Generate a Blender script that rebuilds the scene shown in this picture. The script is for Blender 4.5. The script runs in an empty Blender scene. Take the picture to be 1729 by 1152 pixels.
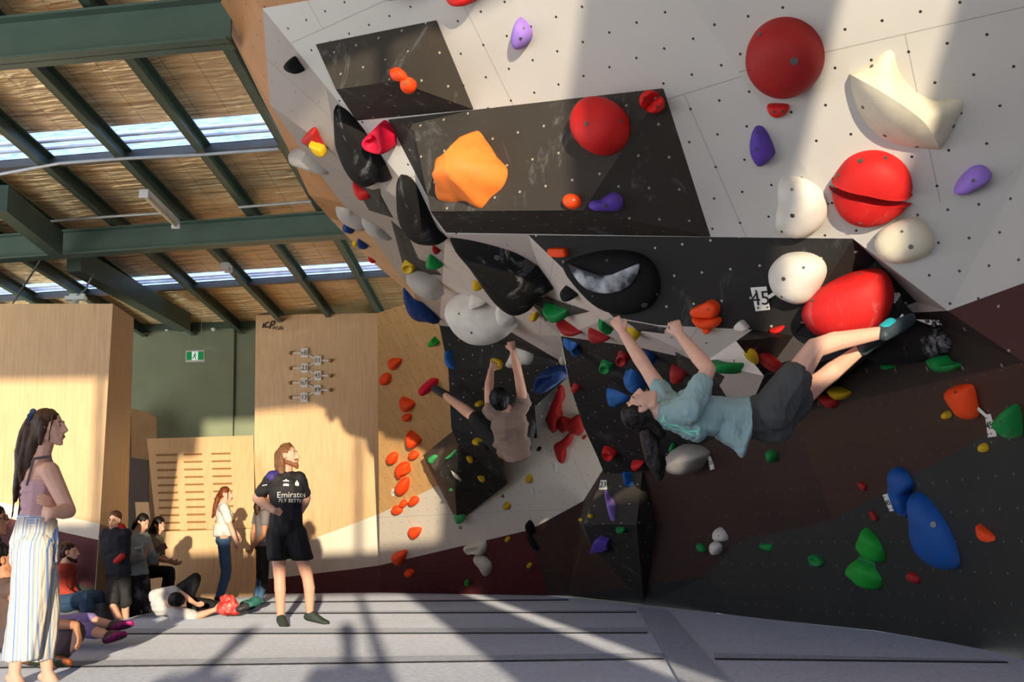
import bpy, bmesh, math, random
from mathutils import Vector, Matrix, noise
from mathutils.bvhtree import BVHTree
random.seed(7)
C = bpy.context.scene.collection
WORK = bpy.data.scenes.new('workbench')  # a separate empty scene in which garments and letters are meshed, removed at the end
def bake(o):
    WORK.collection.objects.link(o); WORK.view_layers[0].update(); dg = WORK.view_layers[0].depsgraph; dg.update()
    me = bpy.data.meshes.new_from_object(o.evaluated_get(dg)); bpy.data.objects.remove(o); return me
SC = bpy.context.scene
# ---------------------------------------------------------------- camera
PITCH, ROLL, FPX, CAMH = math.radians(9.6), math.radians(1.3), 2000.0, 0.77
CAM = Vector((0, 0, CAMH))
FW = Vector((0, math.cos(PITCH), math.sin(PITCH)))
R0 = Vector((1, 0, 0)); U0 = Vector((0, -math.sin(PITCH), math.cos(PITCH)))
RT = math.cos(ROLL) * R0 - math.sin(ROLL) * U0
UP = math.cos(ROLL) * U0 + math.sin(ROLL) * R0
cd = bpy.data.cameras.new('camera'); cd.sensor_width = 36; cd.lens = FPX / 1729 * 36
cd.clip_start = 0.05; cd.clip_end = 200
cam = bpy.data.objects.new('camera', cd); C.objects.link(cam)
M = Matrix((RT, UP, -FW)).transposed().to_4x4(); M.translation = CAM
cam.matrix_world = M
SC.camera = cam
# ---------------------------------------------------------------- light
SUN_DIR = Vector((-0.145, 1.0, -0.078)).normalized()
sl = bpy.data.lights.new('sun', 'SUN'); sl.energy = 6.0; sl.angle = math.radians(0.53); sl.color = (1.0, 0.85, 0.62)
so = bpy.data.objects.new('sun', sl); C.objects.link(so)
so.rotation_euler = SUN_DIR.to_track_quat('-Z', 'Y').to_euler(); so.location = (1, -6, 4)
w = bpy.data.worlds.new('sky'); SC.world = w; w.use_nodes = True
nt = w.node_tree; nt.nodes.clear()
out = nt.nodes.new('ShaderNodeOutputWorld'); bg = nt.nodes.new('ShaderNodeBackground')
tc = nt.nodes.new('ShaderNodeTexCoord'); sp = nt.nodes.new('ShaderNodeSeparateXYZ'); cr = nt.nodes.new('ShaderNodeValToRGB')
mr = nt.nodes.new('ShaderNodeMapRange'); mr.inputs[1].default_value = -1; mr.inputs[2].default_value = 1
nt.links.new(tc.outputs['Generated'], sp.inputs[0]); nt.links.new(sp.outputs[2], mr.inputs[0]); nt.links.new(mr.outputs[0], cr.inputs[0])
e = cr.color_ramp.elements
e[0].position = 0.0; e[0].color = (1.9, 1.85, 1.75, 1)
e[1].position = 1.0; e[1].color = (0.42, 0.60, 0.95, 1)
for p, c in ((0.495, (1.5, 1.5, 1.5, 1)), (0.505, (0.78, 0.92, 1.2, 1)), (0.56, (0.5, 0.72, 1.25, 1))):
    x = e.new(p); x.color = c
nt.links.new(cr.outputs[0], bg.inputs[0]); bg.inputs[1].default_value = 2.0
nt.links.new(bg.outputs[0], out.inputs[0])
vs = SC.view_settings; vs.view_transform = 'Standard'; vs.look = 'None'; vs.gamma = 1; vs.use_curve_mapping = False
vs.exposure = 0.0
SC.cycles.max_bounces = 8; SC.cycles.diffuse_bounces = 5; SC.cycles.use_denoising = True
SC.cycles.sample_clamp_indirect = 6.0
# ---------------------------------------------------------------- projection helpers (where in the gym a thing stands)
def ray(px, py): return FW + RT * ((px - 864.5) / FPX) - UP * ((py - 576) / FPX)
def P(px, py, Y): d = ray(px, py); return CAM + d * (Y / d.y)
def Pf(px, py, z=0.0): d = ray(px, py); return CAM + d * ((z - CAMH) / d.z)
class Plane:
    def __init__(s, a, b, c): s.o = a; s.n = (b - a).cross(c - a).normalized()
    def at(s, px, py): d = ray(px, py); return CAM + d * ((s.o - CAM).dot(s.n) / d.dot(s.n))
# ---------------------------------------------------------------- materials
def lin(c):
    if isinstance(c, str): c = tuple(int(c[i:i+2], 16) / 255 for i in (0, 2, 4))
    return tuple((x / 12.92 if x <= .04045 else ((x + .055) / 1.055) ** 2.4) for x in c)
MATS = {}
class N:
    def __init__(s, m): s.t = m.node_tree
    def __call__(s, typ, **k):
        n = s.t.nodes.new('ShaderNode' + typ)
        for a, b in k.items(): setattr(n, a, b)
        return n
    def l(s, a, b): s.t.links.new(a, b)
    def math(s, op, a, b=None, clamp=False):
        n = s('Math', operation=op, use_clamp=clamp)
        for i, v in enumerate((a, b)):
            if v is None: continue
            if isinstance(v, (int, float)): n.inputs[i].default_value = v
            else: s.l(v, n.inputs[i])
        return n.outputs[0]
    def mix(s, f, a, b):
        n = s('MixRGB')
        for i, v in enumerate((f, a, b)):
            if isinstance(v, (int, float)): n.inputs[i].default_value = v
            elif isinstance(v, tuple): n.inputs[i].default_value = (*v[:3], 1)
            else: s.l(v, n.inputs[i])
        return n.outputs[0]
def mat(name, col, rough=0.6, var=0.12, vscale=6.0, nuts=None, nutcol='101010', chalk=0.0, wood=False, seam=None, bump=0.0, bscale=60, metal=0.0,
        stripes=None, sheen=False, trans=0.0, emit=0.0, weave=None, blotch=None, fine=0.0, spec=0.4):
    if name in MATS: return MATS[name]
    m = bpy.data.materials.new(name); m.use_nodes = True; n = N(m); t = m.node_tree
    b = t.nodes['Principled BSDF']; base = lin(col)
    b.inputs['Roughness'].default_value = rough; b.inputs['Metallic'].default_value = metal
    b.inputs['Specular IOR Level'].default_value = spec
    tc = n('TexCoord'); obj = tc.outputs['Object']; uv = tc.outputs['UV']
    nz = n('TexNoise'); nz.inputs['Scale'].default_value = vscale; nz.inputs['Detail'].default_value = 4; n.l(obj, nz.inputs['Vector'])
    f = n.math('MULTIPLY', n.math('SUBTRACT', nz.outputs[0], 0.35, True), 2.2, True)
    cur = n.mix(f, tuple(x * (1 - var) for x in base), tuple(min(1, x * (1 + var * .6)) for x in base))
    if wood:
        mp = n('Mapping'); mp.inputs['Scale'].default_value = (14, 0.9, 1); n.l(uv, mp.inputs[0])
        w1 = n('TexNoise'); w1.inputs['Scale'].default_value = 2.2; w1.inputs['Detail'].default_value = 5; w1.inputs['Distortion'].default_value = 0.6; n.l(mp.outputs[0], w1.inputs['Vector'])
        g = n.math('MULTIPLY', n.math('SUBTRACT', w1.outputs[0], 0.42, True), 3.0, True)
        cur = n.mix(g, cur, tuple(x * .78 for x in base))
        mp2 = n('Mapping'); mp2.inputs['Scale'].default_value = (5, 0.5, 1); n.l(uv, mp2.inputs[0])
        vo = n('TexVoronoi'); vo.inputs['Scale'].default_value = 3.0; n.l(mp2.outputs[0], vo.inputs['Vector'])
        kn = n.math('LESS_THAN', vo.outputs['Distance'], 0.06); kn = n.math('MULTIPLY', kn, 0.35)
        cur = n.mix(kn, cur, tuple(x * .35 for x in base))
    if stripes:
        # list of colours across, spacing: vertical woven stripes
        cols, sc_, axis = stripes
        s3 = n('SeparateXYZ'); n.l(obj, s3.inputs[0])
        fr = n.math('FRACT', n.math('MULTIPLY', s3.outputs[axis], sc_))
        ra = n('ValToRGB'); ra.color_ramp.interpolation = 'CONSTANT'; el = ra.color_ramp.elements
        k = len(cols)
        for i, (p, c) in enumerate(cols):
            q = el[i] if i < 2 else el.new(p)
            q.position = p; q.color = (*lin(c), 1)
        n.l(fr, ra.inputs[0]); cur = n.mix(0.93, cur, ra.outputs[0])
    if blotch:
        bn = n('TexNoise'); bn.inputs['Scale'].default_value = blotch[1]; bn.inputs['Detail'].default_value = 3; n.l(obj, bn.inputs['Vector'])
        g = n.math('MULTIPLY', n.math('SUBTRACT', bn.outputs[0], 0.5, True), 6.0, True)
        cur = n.mix(n.math('MULTIPLY', g, blotch[2]), cur, lin(blotch[0]))
    if chalk > 0:
        mp = n('Mapping'); mp.inputs['Scale'].default_value = (1, 1, .55); n.l(obj, mp.inputs[0])
        c1 = n('TexNoise'); c1.inputs['Scale'].default_value = 2.6; c1.inputs['Detail'].default_value = 9; c1.inputs['Roughness'].default_value = .75; c1.inputs['Distortion'].default_value = 1.2; n.l(mp.outputs[0], c1.inputs['Vector'])
        g = n.math('MULTIPLY', n.math('SUBTRACT', c1.outputs[0], 0.56, True), 5.0, True)
        cur = n.mix(n.math('MULTIPLY', g, chalk), cur, (0.5, 0.5, 0.52))
    if seam:
        br = n('TexBrick'); br.inputs['Scale'].default_value = 1.0; br.inputs['Mortar Size'].default_value = .003; br.inputs['Brick Width'].default_value = seam[0]; br.inputs['Row Height'].default_value = seam[1]
        br.inputs['Mortar Smooth'].default_value = 0; n.l(uv, br.inputs['Vector'])
        cur = n.mix(n.math('MULTIPLY', br.outputs['Fac'], .6), cur, tuple(x * .35 for x in base))
    if nuts:
        s3 = n('SeparateXYZ'); n.l(uv, s3.inputs[0])
        v = n.math('DIVIDE', s3.outputs[1], nuts); vf = n.math('FLOOR', v)
        u = n.math('ADD', n.math('DIVIDE', s3.outputs[0], nuts), n.math('MULTIPLY', vf, 0.5))
        du = n.math('SUBTRACT', n.math('FRACT', u), .5); dv = n.math('SUBTRACT', n.math('FRACT', v), .5)
        dd = n.math('SQRT', n.math('ADD', n.math('MULTIPLY', du, du), n.math('MULTIPLY', dv, dv)))
        g = n.math('LESS_THAN', dd, 0.0085 / nuts)
        cur = n.mix(g, cur, lin(nutcol))
    n.l(cur, b.inputs['Base Color'])
    if bump or fine:
        bn = n('TexNoise'); bn.inputs['Scale'].default_value = bscale; bn.inputs['Detail'].default_value = 3; n.l(obj, bn.inputs['Vector'])
        bp = n('Bump'); bp.inputs['Strength'].default_value = bump or fine; bp.inputs['Distance'].default_value = 0.02; n.l(bn.outputs[0], bp.inputs['Height']); n.l(bp.outputs[0], b.inputs['Normal'])
    if emit:
        b.inputs['Emission Color'].default_value = (*base, 1); b.inputs['Emission Strength'].default_value = emit
    MATS[name] = m
    return m
# ---------------------------------------------------------------- mesh helpers
WL = {}
def link(name, me, m, parent=None, recentre=True, smooth=False):
    me.materials.append(m) if m else None
    o = bpy.data.objects.new(name, me); C.objects.link(o)
    if smooth:
        for p in me.polygons: p.use_smooth = True
    if recentre and len(me.vertices):
        n_ = len(me.vertices); c = Vector((0, 0, 0))
        for v in me.vertices: c += v.co
        c /= n_
        me.transform(Matrix.Translation(-c)); o.location = c
    if parent:
        o.parent = parent
        o.matrix_parent_inverse = Matrix.Translation(-WL[parent.name])
    WL[o.name] = o.location.copy()
    return o
def tag(o, label, cat, group=None, kind=None):
    if label: o['label'] = label
    if cat: o['category'] = cat
    if group: o['group'] = group
    if kind: o['kind'] = kind
    return o
def empty(name, loc, label, cat, group=None):
    o = bpy.data.objects.new(name, None); C.objects.link(o); o.location = loc; o.empty_display_size = .1
    o.matrix_world = Matrix.Translation(loc); WL[o.name] = Vector(loc)
    return tag(o, label, cat, group)
BV_V, BV_F, BVH = [], [], [None]
def register(verts, faces):
    k = len(BV_V); BV_V.extend(Vector(v) for v in verts); BV_F.extend([tuple(i + k for i in f) for f in faces]); BVH[0] = None
def register_obj(o):
    me = o.data; register([o.location + v.co for v in me.vertices], [tuple(p.vertices) for p in me.polygons])
def cast(px, py):
    if BVH[0] is None: BVH[0] = BVHTree.FromPolygons(BV_V, BV_F)
    d = ray(px, py).normalized()
    loc, n, i, dist = BVH[0].ray_cast(CAM, d)
    if loc is None: return None, None
    if n.dot(d) > 0: n = -n
    return loc, n
def facet(name, pts, m, parent=None, structure=True, reg=True, thick=0.0):
    """a flat panel of wall: polygon with real-metre UVs"""
    bm = bmesh.new(); vs_ = [bm.verts.new(p) for p in pts]; f = bm.faces.new(vs_)
    f.normal_update(); nrm = f.normal.copy()
    c = sum((Vector(p) for p in pts), Vector()) / len(pts)
    if nrm.dot(CAM - c) < 0: f.normal_flip(); nrm = -nrm
    e1 = Vector((0, 0, 1)).cross(nrm)
    e1 = Vector((1, 0, 0)) if e1.length < .05 else e1.normalized()
    e2 = nrm.cross(e1).normalized()
    bmesh.ops.triangulate(bm, faces=[f])
    uvl = bm.loops.layers.uv.new('UVMap')
    for ff in bm.faces:
        for lp in ff.loops: lp[uvl].uv = (lp.vert.co.dot(e1), lp.vert.co.dot(e2))
    if reg: register([v.co for v in bm.verts], [tuple(v.index for v in ff.verts) for ff in (bm.verts.index_update(), bm.faces)[1]])
    if thick:
        r = bmesh.ops.extrude_face_region(bm, geom=list(bm.faces))
        for v in [g for g in r['geom'] if isinstance(g, bmesh.types.BMVert)]: v.co -= nrm * thick
        bmesh.ops.recalc_face_normals(bm, faces=bm.faces)
    me = bpy.data.meshes.new(name); bm.to_mesh(me); bm.free()
    o = link(name, me, m, parent, recentre=False)
    if structure and parent is None: o['kind'] = 'structure'
    return o
def join_bm(name, bm, m, parent=None, smooth=False):
    me = bpy.data.meshes.new(name); bm.to_mesh(me); bm.free()
    return link(name, me, m, parent, smooth=smooth)
def bar(bm, a, b, w, h, up=Vector((0, 0, 1))):
    """rectangular bar from a to b, w across, h along up"""
    a, b = Vector(a), Vector(b); d = (b - a).normalized(); s = d.cross(up).normalized(); u = s.cross(d)
    vs_ = [bm.verts.new(p + s * (w / 2 * i) + u * (h / 2 * j)) for p in (a, b) for i, j in ((-1, -1), (1, -1), (1, 1), (-1, 1))]
    for q in ((0, 1, 2, 3), (7, 6, 5, 4), (0, 4, 5, 1), (1, 5, 6, 2), (2, 6, 7, 3), (3, 7, 4, 0)): bm.faces.new([vs_[i] for i in q])
def tube(bm, pts, r, n=8):
    pts = [Vector(p) for p in pts]; rings = []
    for i, p in enumerate(pts):
        d = (pts[min(i + 1, len(pts) - 1)] - pts[max(i - 1, 0)]).normalized()
        s = d.orthogonal().normalized(); u = d.cross(s)
        if rings: # keep frames aligned
            s = (sprev - d * sprev.dot(d)).normalized(); u = d.cross(s)
        sprev = s; rr = r[i] if isinstance(r, (list, tuple)) else r
        rings.append([bm.verts.new(p + (s * math.cos(a) + u * math.sin(a)) * rr) for a in (2 * math.pi * k / n for k in range(n))])
    for A, B in zip(rings, rings[1:]):
        for k in range(n): bm.faces.new((A[k], A[(k + 1) % n], B[(k + 1) % n], B[k]))
    bm.faces.new(rings[0][::-1]); bm.faces.new(rings[-1])
def box8(bm, c, sx, sy, sz, rot=None):
    vs_ = []
    for z in (-1, 1):
        for x, y in ((-1, -1), (1, -1), (1, 1), (-1, 1)):
            v = Vector((x * sx / 2, y * sy / 2, z * sz / 2))
            if rot: v = rot @ v
            vs_.append(bm.verts.new(Vector(c) + v))
    for q in ((3, 2, 1, 0), (4, 5, 6, 7), (0, 1, 5, 4), (1, 2, 6, 5), (2, 3, 7, 6), (3, 0, 4, 7)): bm.faces.new([vs_[i] for i in q])
def text_mesh(s, size, depth=0.0):
    cu = bpy.data.curves.new('lettering', 'FONT'); cu.body = s; cu.size = size; cu.align_x = 'CENTER'; cu.align_y = 'CENTER'; cu.extrude = depth; cu.resolution_u = 3
    o = bpy.data.objects.new('lettering', cu); me = bake(o); bpy.data.curves.remove(cu)
    return me
def text_on(s, size, c, xdir, nrm, m, parent, name='lettering', off=0.003):
    me = text_mesh(s, size, 0.0008); xdir = Vector(xdir).normalized(); nrm = Vector(nrm).normalized(); y = nrm.cross(xdir)
    R = Matrix((xdir, y, nrm)).transposed().to_4x4(); R.translation = Vector(c) + nrm * off
    me.transform(R); me.materials.clear()
    return link(name, me, m, parent)
# ---------------------------------------------------------------- surfaces of the gym
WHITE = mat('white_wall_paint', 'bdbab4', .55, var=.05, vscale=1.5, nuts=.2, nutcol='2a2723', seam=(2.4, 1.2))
WHITE2 = mat('white_wall_paint_fine_nuts', 'c9bdb4', .55, var=.06, vscale=1.5, nuts=.21, nutcol='6b5f58', seam=(2.4, 1.2))
CREAM = mat('cream_wall_paint', 'd9d0c0', .55, var=.05, vscale=1.5, nuts=.2, nutcol='8a8072', seam=(2.4, 1.2))
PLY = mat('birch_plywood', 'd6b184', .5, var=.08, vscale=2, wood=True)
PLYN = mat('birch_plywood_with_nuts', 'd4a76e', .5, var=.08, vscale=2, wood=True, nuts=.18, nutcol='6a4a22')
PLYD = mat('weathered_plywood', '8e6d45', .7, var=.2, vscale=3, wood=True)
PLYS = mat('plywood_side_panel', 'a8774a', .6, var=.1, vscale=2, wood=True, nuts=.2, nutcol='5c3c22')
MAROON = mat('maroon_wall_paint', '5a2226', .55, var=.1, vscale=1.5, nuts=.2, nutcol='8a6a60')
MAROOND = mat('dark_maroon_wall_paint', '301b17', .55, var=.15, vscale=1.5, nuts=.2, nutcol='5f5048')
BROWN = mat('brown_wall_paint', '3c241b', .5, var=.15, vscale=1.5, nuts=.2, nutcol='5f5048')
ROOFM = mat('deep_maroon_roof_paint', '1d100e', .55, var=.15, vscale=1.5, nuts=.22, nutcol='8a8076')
DGREY = mat('charcoal_wall_paint', '2a2d2a', .6, var=.14, vscale=1.2, nuts=.2, nutcol='6e6f68', chalk=.04)
BLACKV = mat('black_volume_texture', '38342f', .8, var=.12, vscale=3, nuts=.2, nutcol='9a9486', chalk=.3, bump=.05, bscale=300, spec=.25)
BLACKP = mat('black_painted_panel', '242221', .7, var=.12, vscale=2, nuts=.2, nutcol='a8a294', chalk=.16, spec=.25)
CONC = mat('grey_green_concrete', '838c72', .85, var=.1, vscale=2.5)
CONCF = mat('lower_concrete_floor', '4a453c', .8, var=.15, vscale=2)
STEEL = mat('green_painted_steel', '43564a', .45, var=.12, vscale=3)
STEEL2 = mat('dark_green_grey_steel', '51665a', .45, var=.12, vscale=3)
GALV = mat('galvanised_metal', 'a8aaa8', .4, metal=.3)
WPL = mat('white_plastic', 'd8d8d4', .4, var=.04)
INK = mat('black_ink', '141414', .7, var=0)
FLR = lambda px, py: Pf(px, py, 0.0)
def V(s, px, py): return P(px, py, s)
# --- the plywood wall with the logo and the plywood box wall at left
c_bl, c_br = FLR(427, 1003), FLR(641, 1001)
c_tl, c_tr = P(432, 532, c_bl.y), P(637, 529, c_br.y)
PC = Plane(c_bl, c_br, c_tl)
a = PC.at
facet('wall_logo_panel', [a(432, 532), a(637, 529), a(640.5, 868), a(575, 893), a(522, 912), a(470, 915), a(427.5, 925)], PLY)
facet('wall_logo_panel_cream', [a(427.5, 925), a(470, 915), a(522, 912), a(575, 893), a(640.5, 868), a(641, 955), a(590, 962), a(427, 981)], mat('cream_paint_plain', 'd9d0c0', .55, var=.05))
facet('wall_logo_panel_maroon', [a(427, 981), a(590, 962), a(641, 955), a(641, 1001), a(427, 1003)], mat('maroon_paint_plain', '5a2226', .55, var=.1))
# sides and top of that wall unit
bk = Vector((-.02, .9, 0))
facet('wall_logo_panel_side', [a(432, 532), a(427, 1003), a(427, 1003) + bk, a(432, 532) + bk], PLYD, reg=False)
# E: plywood climbing wall, leaning towards the room
PE = Plane(FLR(641, 1001), FLR(925, 1006), P(637, 529, 15.6)); a = PE.at
PR0 = Plane(FLR(925, 1006), FLR(1287, 1045), P(1345, 702, 9.6))
PR1 = Plane(PR0.at(1340, 700), PR0.at(1405, 879), FLR(1640, 1094))
facet('wall_plywood', [a(637, 529), a(690, 512), a(760, 500), a(850, 560), a(850, 790), a(740, 820), a(640.5, 868)], PLYN)
e1, e2, e3 = a(925, 1006), a(903, 930), a(895, 895)
facet('wall_cream', [a(640.5, 868), a(740, 820), a(850, 790), a(850, 560), a(985, 560), a(1010, 690), a(1025, 800), a(985, 846), e3, a(641, 955)], CREAM)
facet('wall_maroon', [a(641, 955), e3, e2, e1, a(641, 1001)], MAROON)
facet('wall_plywood_left_return', [a(637, 529), a(641, 1001), a(641, 1001) + Vector((0.02, 0, 0)), PC.at(637, 529) + Vector((.02, 0, 0))], PLYS, reg=False)
r = PR0.at
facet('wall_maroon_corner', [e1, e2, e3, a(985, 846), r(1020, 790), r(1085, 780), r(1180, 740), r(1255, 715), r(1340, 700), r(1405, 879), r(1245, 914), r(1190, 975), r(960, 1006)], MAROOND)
q = PR1.at
facet('wall_charcoal_low', [r(960, 1006), r(1190, 975), r(1245, 914), r(1405, 879), r(1478, 1065), FLR(1287, 1045), FLR(1090, 1021), FLR(1000, 1011)], DGREY)
facet('wall_brown', [r(1340, 700), q(1729, 612), q(2400, 430), q(2400, 500), q(1729, 708), q(1659, 738), q(1543, 803), r(1405, 879)], BROWN)
facet('wall_charcoal', [r(1405, 879), q(1543, 803), q(1659, 738), q(1729, 708), q(2400, 500), q(2400, 1400), q(1729, 1118), FLR(1614, 1088), r(1478, 1065)], DGREY)
# --- upper overhang
F0 = Plane(P(752, 395, 8.5), P(1440, 403, 6.9), P(800, 0, 7.0)); f0 = F0.at
F4 = Plane(f0(1165, 0), f0(1440, 403), P(1729, 283, 6.25)); f4 = F4.at
facet('wall_white', [f0(443, 14), f0(525, 0), f0(640, -22), f0(1100, -110), f0(1165, 0), f0(1440, 403), f0(892, 397), f0(752, 395)], WHITE)
facet('wall_plywood_top', [f0(431, 0), f0(443, 14), f0(525, 0), f0(640, -22), f0(1100, -110), f0(1080, -140), f0(640, -60), f0(425, -30)], PLYS)
facet('wall_white_right', [f0(1165, 0), f0(1100, -110), f4(1120, -200), f4(2500, -400), f4(2500, -48), f4(1729, 283), f0(1440, 403)], WHITE)
p1, p2 = P(1600, 525, 6.7), P(1729, 478, 6.35)
p3 = Plane(p1, p2, f4(1729, 283)).at(2500, 197)
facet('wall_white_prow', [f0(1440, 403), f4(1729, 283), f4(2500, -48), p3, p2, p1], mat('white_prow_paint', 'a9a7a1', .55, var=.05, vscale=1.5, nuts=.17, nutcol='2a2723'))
m_a, m_b, m_c = P(1548, 510, 7.1), P(1530, 516, 7.2), P(1542, 528, 7.15)
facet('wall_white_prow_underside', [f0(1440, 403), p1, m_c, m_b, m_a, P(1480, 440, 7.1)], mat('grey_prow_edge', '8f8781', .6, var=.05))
b1, b2, b3, b4, b5 = P(1035, 535, 8.0), P(1110, 549, 7.85), P(1270, 557, 7.5), P(1340, 567, 7.4), P(1490, 585, 7.25)
facet('wall_black_band', [f0(892, 397), f0(1440, 403), P(1480, 440, 7.1), m_a, m_b, m_c, b5, b4, b3, b2, b1], BLACKP)
# roof of the cave
PM = Plane(f0(752, 395), P(865, 562, 11.7), b1)
h1, j1, j2 = PM.at(947, 568), PM.at(742, 550), PM.at(865, 562)
PM2 = Plane(b1, h1, P(1255, 715, 9.9)); h2, h3, h4 = PM2.at(1070, 585), PM2.at(1190, 612), PM2.at(1255, 715)
jy = lambda x, y, Y: P(x, y, min(Y, PE.at(x, y).y - .35))
j3, j4 = jy(953, 614, 13.0), jy(958, 637, 13.2)
print('J', j1.y, PE.at(742, 550).y, PE.at(757, 625).y, PE.at(773, 750).y, PE.at(730, 652).y)
print('DEPTHS', [round(v.y, 2) for v in (h1, j1, j2, h2, h3, h4, PM2.at(1243, 576), PM2.at(1290, 635), PM2.at(1270, 557), q(1729, 612), r(1340, 700), q(1729, 1118), F0.at(892, 397), p1)])
facet('ceiling_white_cave', [f0(752, 395), f0(892, 397), b1, h1, j2, j1], WHITE2)
g1, g2 = PM2.at(1243, 576), PM2.at(1290, 635)
facet('ceiling_white_cave_inner', [b1, b2, b3, g1, g2, h4, h3, h2, h1], WHITE2)
facet('wall_white_wedge', [j2, h1, j4, j3], WHITE2)
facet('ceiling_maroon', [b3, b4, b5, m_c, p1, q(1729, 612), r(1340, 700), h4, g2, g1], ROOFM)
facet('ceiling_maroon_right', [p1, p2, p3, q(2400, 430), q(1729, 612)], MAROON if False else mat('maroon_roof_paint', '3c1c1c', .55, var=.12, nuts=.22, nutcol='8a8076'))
# black recessed panels
facet('wall_black_left', [j1, j2, j3, j4, jy(903, 687, 13.9), jy(907, 740, 14.3), jy(830, 746, 14.7), jy(773, 750, 15.0), jy(762, 723, 14.95), jy(757, 625, 14.8)], BLACKP)
facet('wall_black_middle', [h1, h2, h3, h4, P(1245, 770, 11.2), P(1180, 770, 11.6), P(1085, 796, 12.6), P(1020, 800, 13.0), P(1008, 770, 12.8), P(985, 720, 12.4), P(962, 650, 11.8)], BLACKP)
# returns that close the black panels against the wall behind
a = PE.at
facet('wall_black_left_return', [j1, jy(757, 625, 14.8), jy(762, 723, 14.95), jy(773, 750, 15.0), a(800, 752), a(790, 625), a(775, 540)], BLACKP, reg=False)
facet('wall_black_left_lower_return', [jy(773, 750, 15.0), jy(830, 746, 14.7), jy(907, 740, 14.3), jy(903, 687, 13.9), j4, a(945, 650), a(890, 700), a(890, 730), a(830, 735), a(790, 738)], BLACKP, reg=False)
# the left flank of the overhang
l1, l2, l3, l4, l5, l6, l7 = P(456, 177, 8.7), P(506, 247, 9.2), P(577, 343, 10.3), P(620, 388, 11.2), P(676, 467, 12.6), P(700, 492, 13.2), j1
t0 = f0(443, 14); rid = f0(752, 395)
facet('wall_white_flank', [t0, l1, l2, l3, l4, l5, l6, l7, rid], mat('shaded_white_flank_paint', '938a83', .55, var=.06, vscale=1.5, nuts=.22, nutcol='7a6e66', seam=(2.4, 1.2)))  # greyer than the other white paint, standing for its unlit side
o0, o1, o2, o3, o4, o5, o6, o7, o8 = P(362, 0, 8.6), P(398, 75, 9.0), P(440, 161, 9.6), P(486, 250, 10.1), P(522, 329, 10.6), P(556, 368, 11.2), P(587, 400, 11.9), P(634, 447, 12.8), P(683, 487, 13.6)
tt = P(430, 0, 7.9)
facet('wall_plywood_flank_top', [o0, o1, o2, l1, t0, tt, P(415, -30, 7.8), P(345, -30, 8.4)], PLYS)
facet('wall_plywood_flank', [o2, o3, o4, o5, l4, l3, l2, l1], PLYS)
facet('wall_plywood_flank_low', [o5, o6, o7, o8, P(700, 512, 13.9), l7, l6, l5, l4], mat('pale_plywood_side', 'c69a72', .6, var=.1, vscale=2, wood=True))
# --- plywood box wall at left
Lx = lambda px, py: P(px, py, 14.0)
facet('wall_left_box', [Lx(-400, 513), Lx(190.6, 513), Lx(168.5, 885), Lx(14, 851), Lx(-400, 760)], PLY)
facet('wall_left_box_cream', [Lx(-400, 760), Lx(14, 851), Lx(168.5, 885), Lx(166, 912), Lx(111, 900), Lx(14, 875), Lx(-400, 784)], MATS['cream_paint_plain'])
facet('wall_left_box_maroon', [Lx(-400, 784), Lx(14, 875), Lx(111, 900), Lx(166, 912), Lx(160, 994), Lx(127, 986), Lx(-400, 900)], MATS['maroon_paint_plain'])
facet('wall_left_box_charcoal', [Lx(-400, 900), Lx(127, 986), Lx(160, 994), Lx(157, 1062), Lx(-400, 1070)], DGREY)
sd = lambda px, py: Plane(Lx(190.6, 513), Lx(160, 994), P(226, 537, 17.0)).at(px, py)
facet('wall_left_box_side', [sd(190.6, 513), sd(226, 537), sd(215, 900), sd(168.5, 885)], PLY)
facet('wall_left_box_side_low', [sd(168.5, 885), sd(215, 900), sd(211, 1050), sd(157, 1062)], mat('brown_lower_board', '7a5a3c', .6, var=.15, wood=True))  # plain brown board along the lower side of the box
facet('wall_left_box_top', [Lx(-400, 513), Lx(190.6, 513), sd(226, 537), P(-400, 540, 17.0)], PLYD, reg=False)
# concrete end wall
YB = 21.0
facet('wall_concrete', [P(-500, 545, YB), P(700, 530, YB), P(700, 1020, YB), P(-500, 1040, YB)], CONC)
bm = bmesh.new(); bar(bm, P(397, 540, YB - .01), P(394, 750, YB - .01), .035, .02); o = join_bm('trim_1', bm, mat('concrete_joint', '33382d', .9)); o['kind'] = 'structure'
bm = bmesh.new(); bar(bm, P(-400, 575, YB - .1), P(700, 536, YB - .1), .12, .14); o = join_bm('trim_2', bm, STEEL); o['kind'] = 'structure'
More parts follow.
